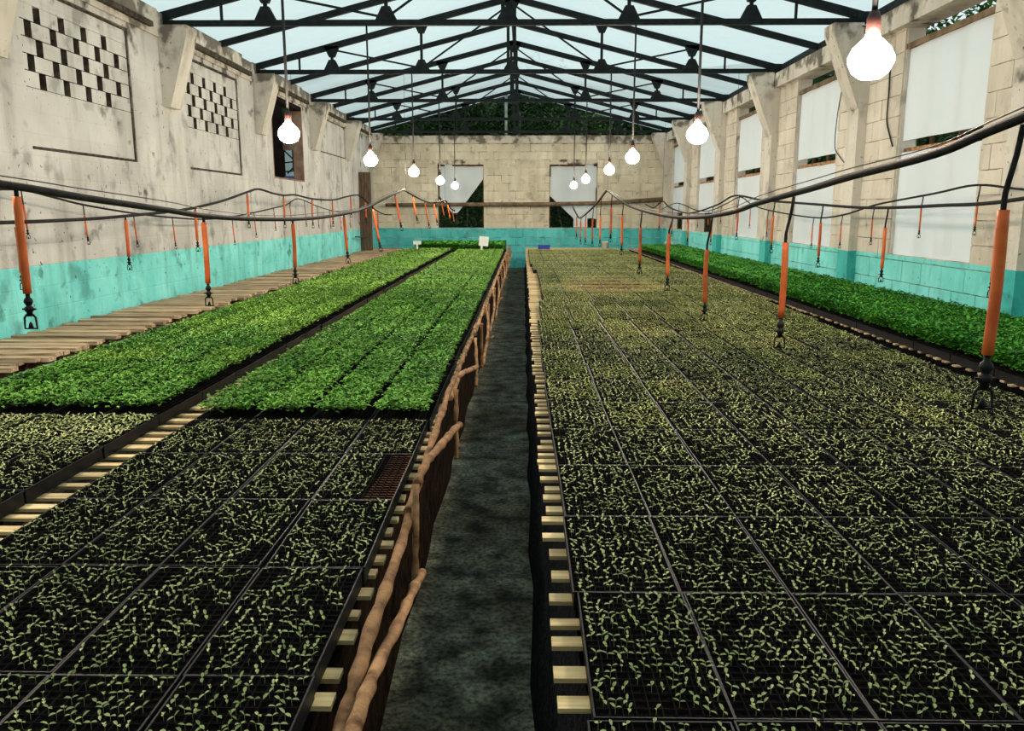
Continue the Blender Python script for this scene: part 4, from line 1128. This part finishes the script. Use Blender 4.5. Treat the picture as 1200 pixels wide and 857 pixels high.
# ---------------------------------------------------------------- outside: trees
def crown(n, c, rx, ry, rz, size, rng):
    a = rng.uniform(0, 2 * np.pi, n); u = rng.uniform(-1, 1, n); r = rng.uniform(0.35, 1.0, n) ** 0.5
    s = np.sqrt(1 - u * u)
    lump = 1 + 0.22 * np.sin(5 * a + 3 * u) + 0.15 * np.sin(9 * u + 2 * a)
    P = np.stack([c[0] + rx * r * lump * s * np.cos(a), c[1] + ry * r * lump * s * np.sin(a), c[2] + rz * r * lump * u], 1)
    return leaf_batch(P, rng.uniform(0, 2 * np.pi, n), rng.uniform(-1.0, 0.6, n), size * rng.uniform(0.6, 1.4, n), size * 0.5 * rng.uniform(0.7, 1.3, n), False)
def tree(name, base, h, crown_r, n, size, label, mk, seed, trunk_r=0.09, crown_low=0.45):
    rng_ = np.random.default_rng(seed); t = empty(name, base)
    k = Vector((float(rng_.normal(0, .25)), float(rng_.normal(0, .25)), 0))
    MB().tube(smooth_path([(0, 0, 0), k * 0.4 + Vector((0, 0, h * 0.35)), k + Vector((0, 0, h * 0.8))], 4), [trunk_r * (1 - 0.06 * i) for i in range(9)], 7).build('trunk', M['bark'], t)
    V, F = crown(n, (k.x, k.y, h * (crown_low + 1) / 2), crown_r, crown_r, h * (1 - crown_low) / 2, size, rng_)
    link_mesh('crown', np_mesh('crown', V, F, [M[mk]]), t)
    tag(t, label, 'tree', 'trees beyond the walls')
far_labels = ['dark leafy tree at the left corner of the gable opening', 'bushy dark tree left of centre in the gable opening', 'thin pale-trunked tree left of the king posts in the gable',
              'dark tree behind the middle of the gable opening', 'brighter green tree just right of the king posts in the gable', 'dark tree right of centre behind the gable', 'dark leafy tree at the right corner of the gable opening',
              'tall dark tree farther back at the left of the gable', 'tall dark tree farther back in the middle of the gable', 'tall dark tree farther back at the right of the gable']
spec = [(-6.2, 29.5, 5.6), (-4.4, 29.6, 6.0), (-2.3, 28.9, 6.3), (-0.2, 29.8, 6.6), (2.0, 28.9, 6.0), (4.2, 29.6, 5.9), (6.5, 29.4, 5.5), (-4.6, 33, 6.6), (0.0, 33.4, 7.0), (4.6, 33, 6.6)]
for i, (x, y, h) in enumerate(spec):
    tree('forest_tree', (x, y, -0.1), h, 1.25 if i < 7 else 2.2, 4200, 0.19 if i < 7 else 0.3, far_labels[i], 'bush_leaf' if i in (1, 4) else 'tree_leaf', 500 + i, 0.07 if i == 2 else 0.1, 0.22 if i != 2 else 0.55)
for i, (x, y, lab) in enumerate([(-1.85, 27.2, 'low green bush behind the left far window'), (1.5, 27.2, 'low dark bush behind the right far window')]):
    tree('bush', (x, y, -0.1), 3.4, 1.3, 2500, 0.16, lab, 'tree_leaf', 540 + i, 0.04, 0.1)
hedge_labels = ['dark hedge bush outside the nearest right window', 'dark hedge bush outside the second right window', 'dark hedge bush outside the third right window', 'dark hedge bush outside the fourth right window', 'dark hedge bush outside the farthest right window']
for i in range(5):
    tree('hedge_bush', (8.2, 12.5 + 4.6 * i, -0.1), 3.75 + 0.2 * (i % 2), 1.9, 3600, 0.20, hedge_labels[i], 'tree_leaf', 560 + i, 0.05, 0.0)
for i, (x, y, h, lab) in enumerate([(8.9, 16.6, 6.0, 'leafy tree showing over the nearest plastic-covered window against the sky'), (9.0, 23.5, 5.5, 'dark leafy tree showing over the second plastic-covered window')]):
    tree('leafy_tree', (x, y, -0.1), h, 1.5, 900, 0.24, lab, 'bush_leaf', 590 + i, 0.08, 0.62)
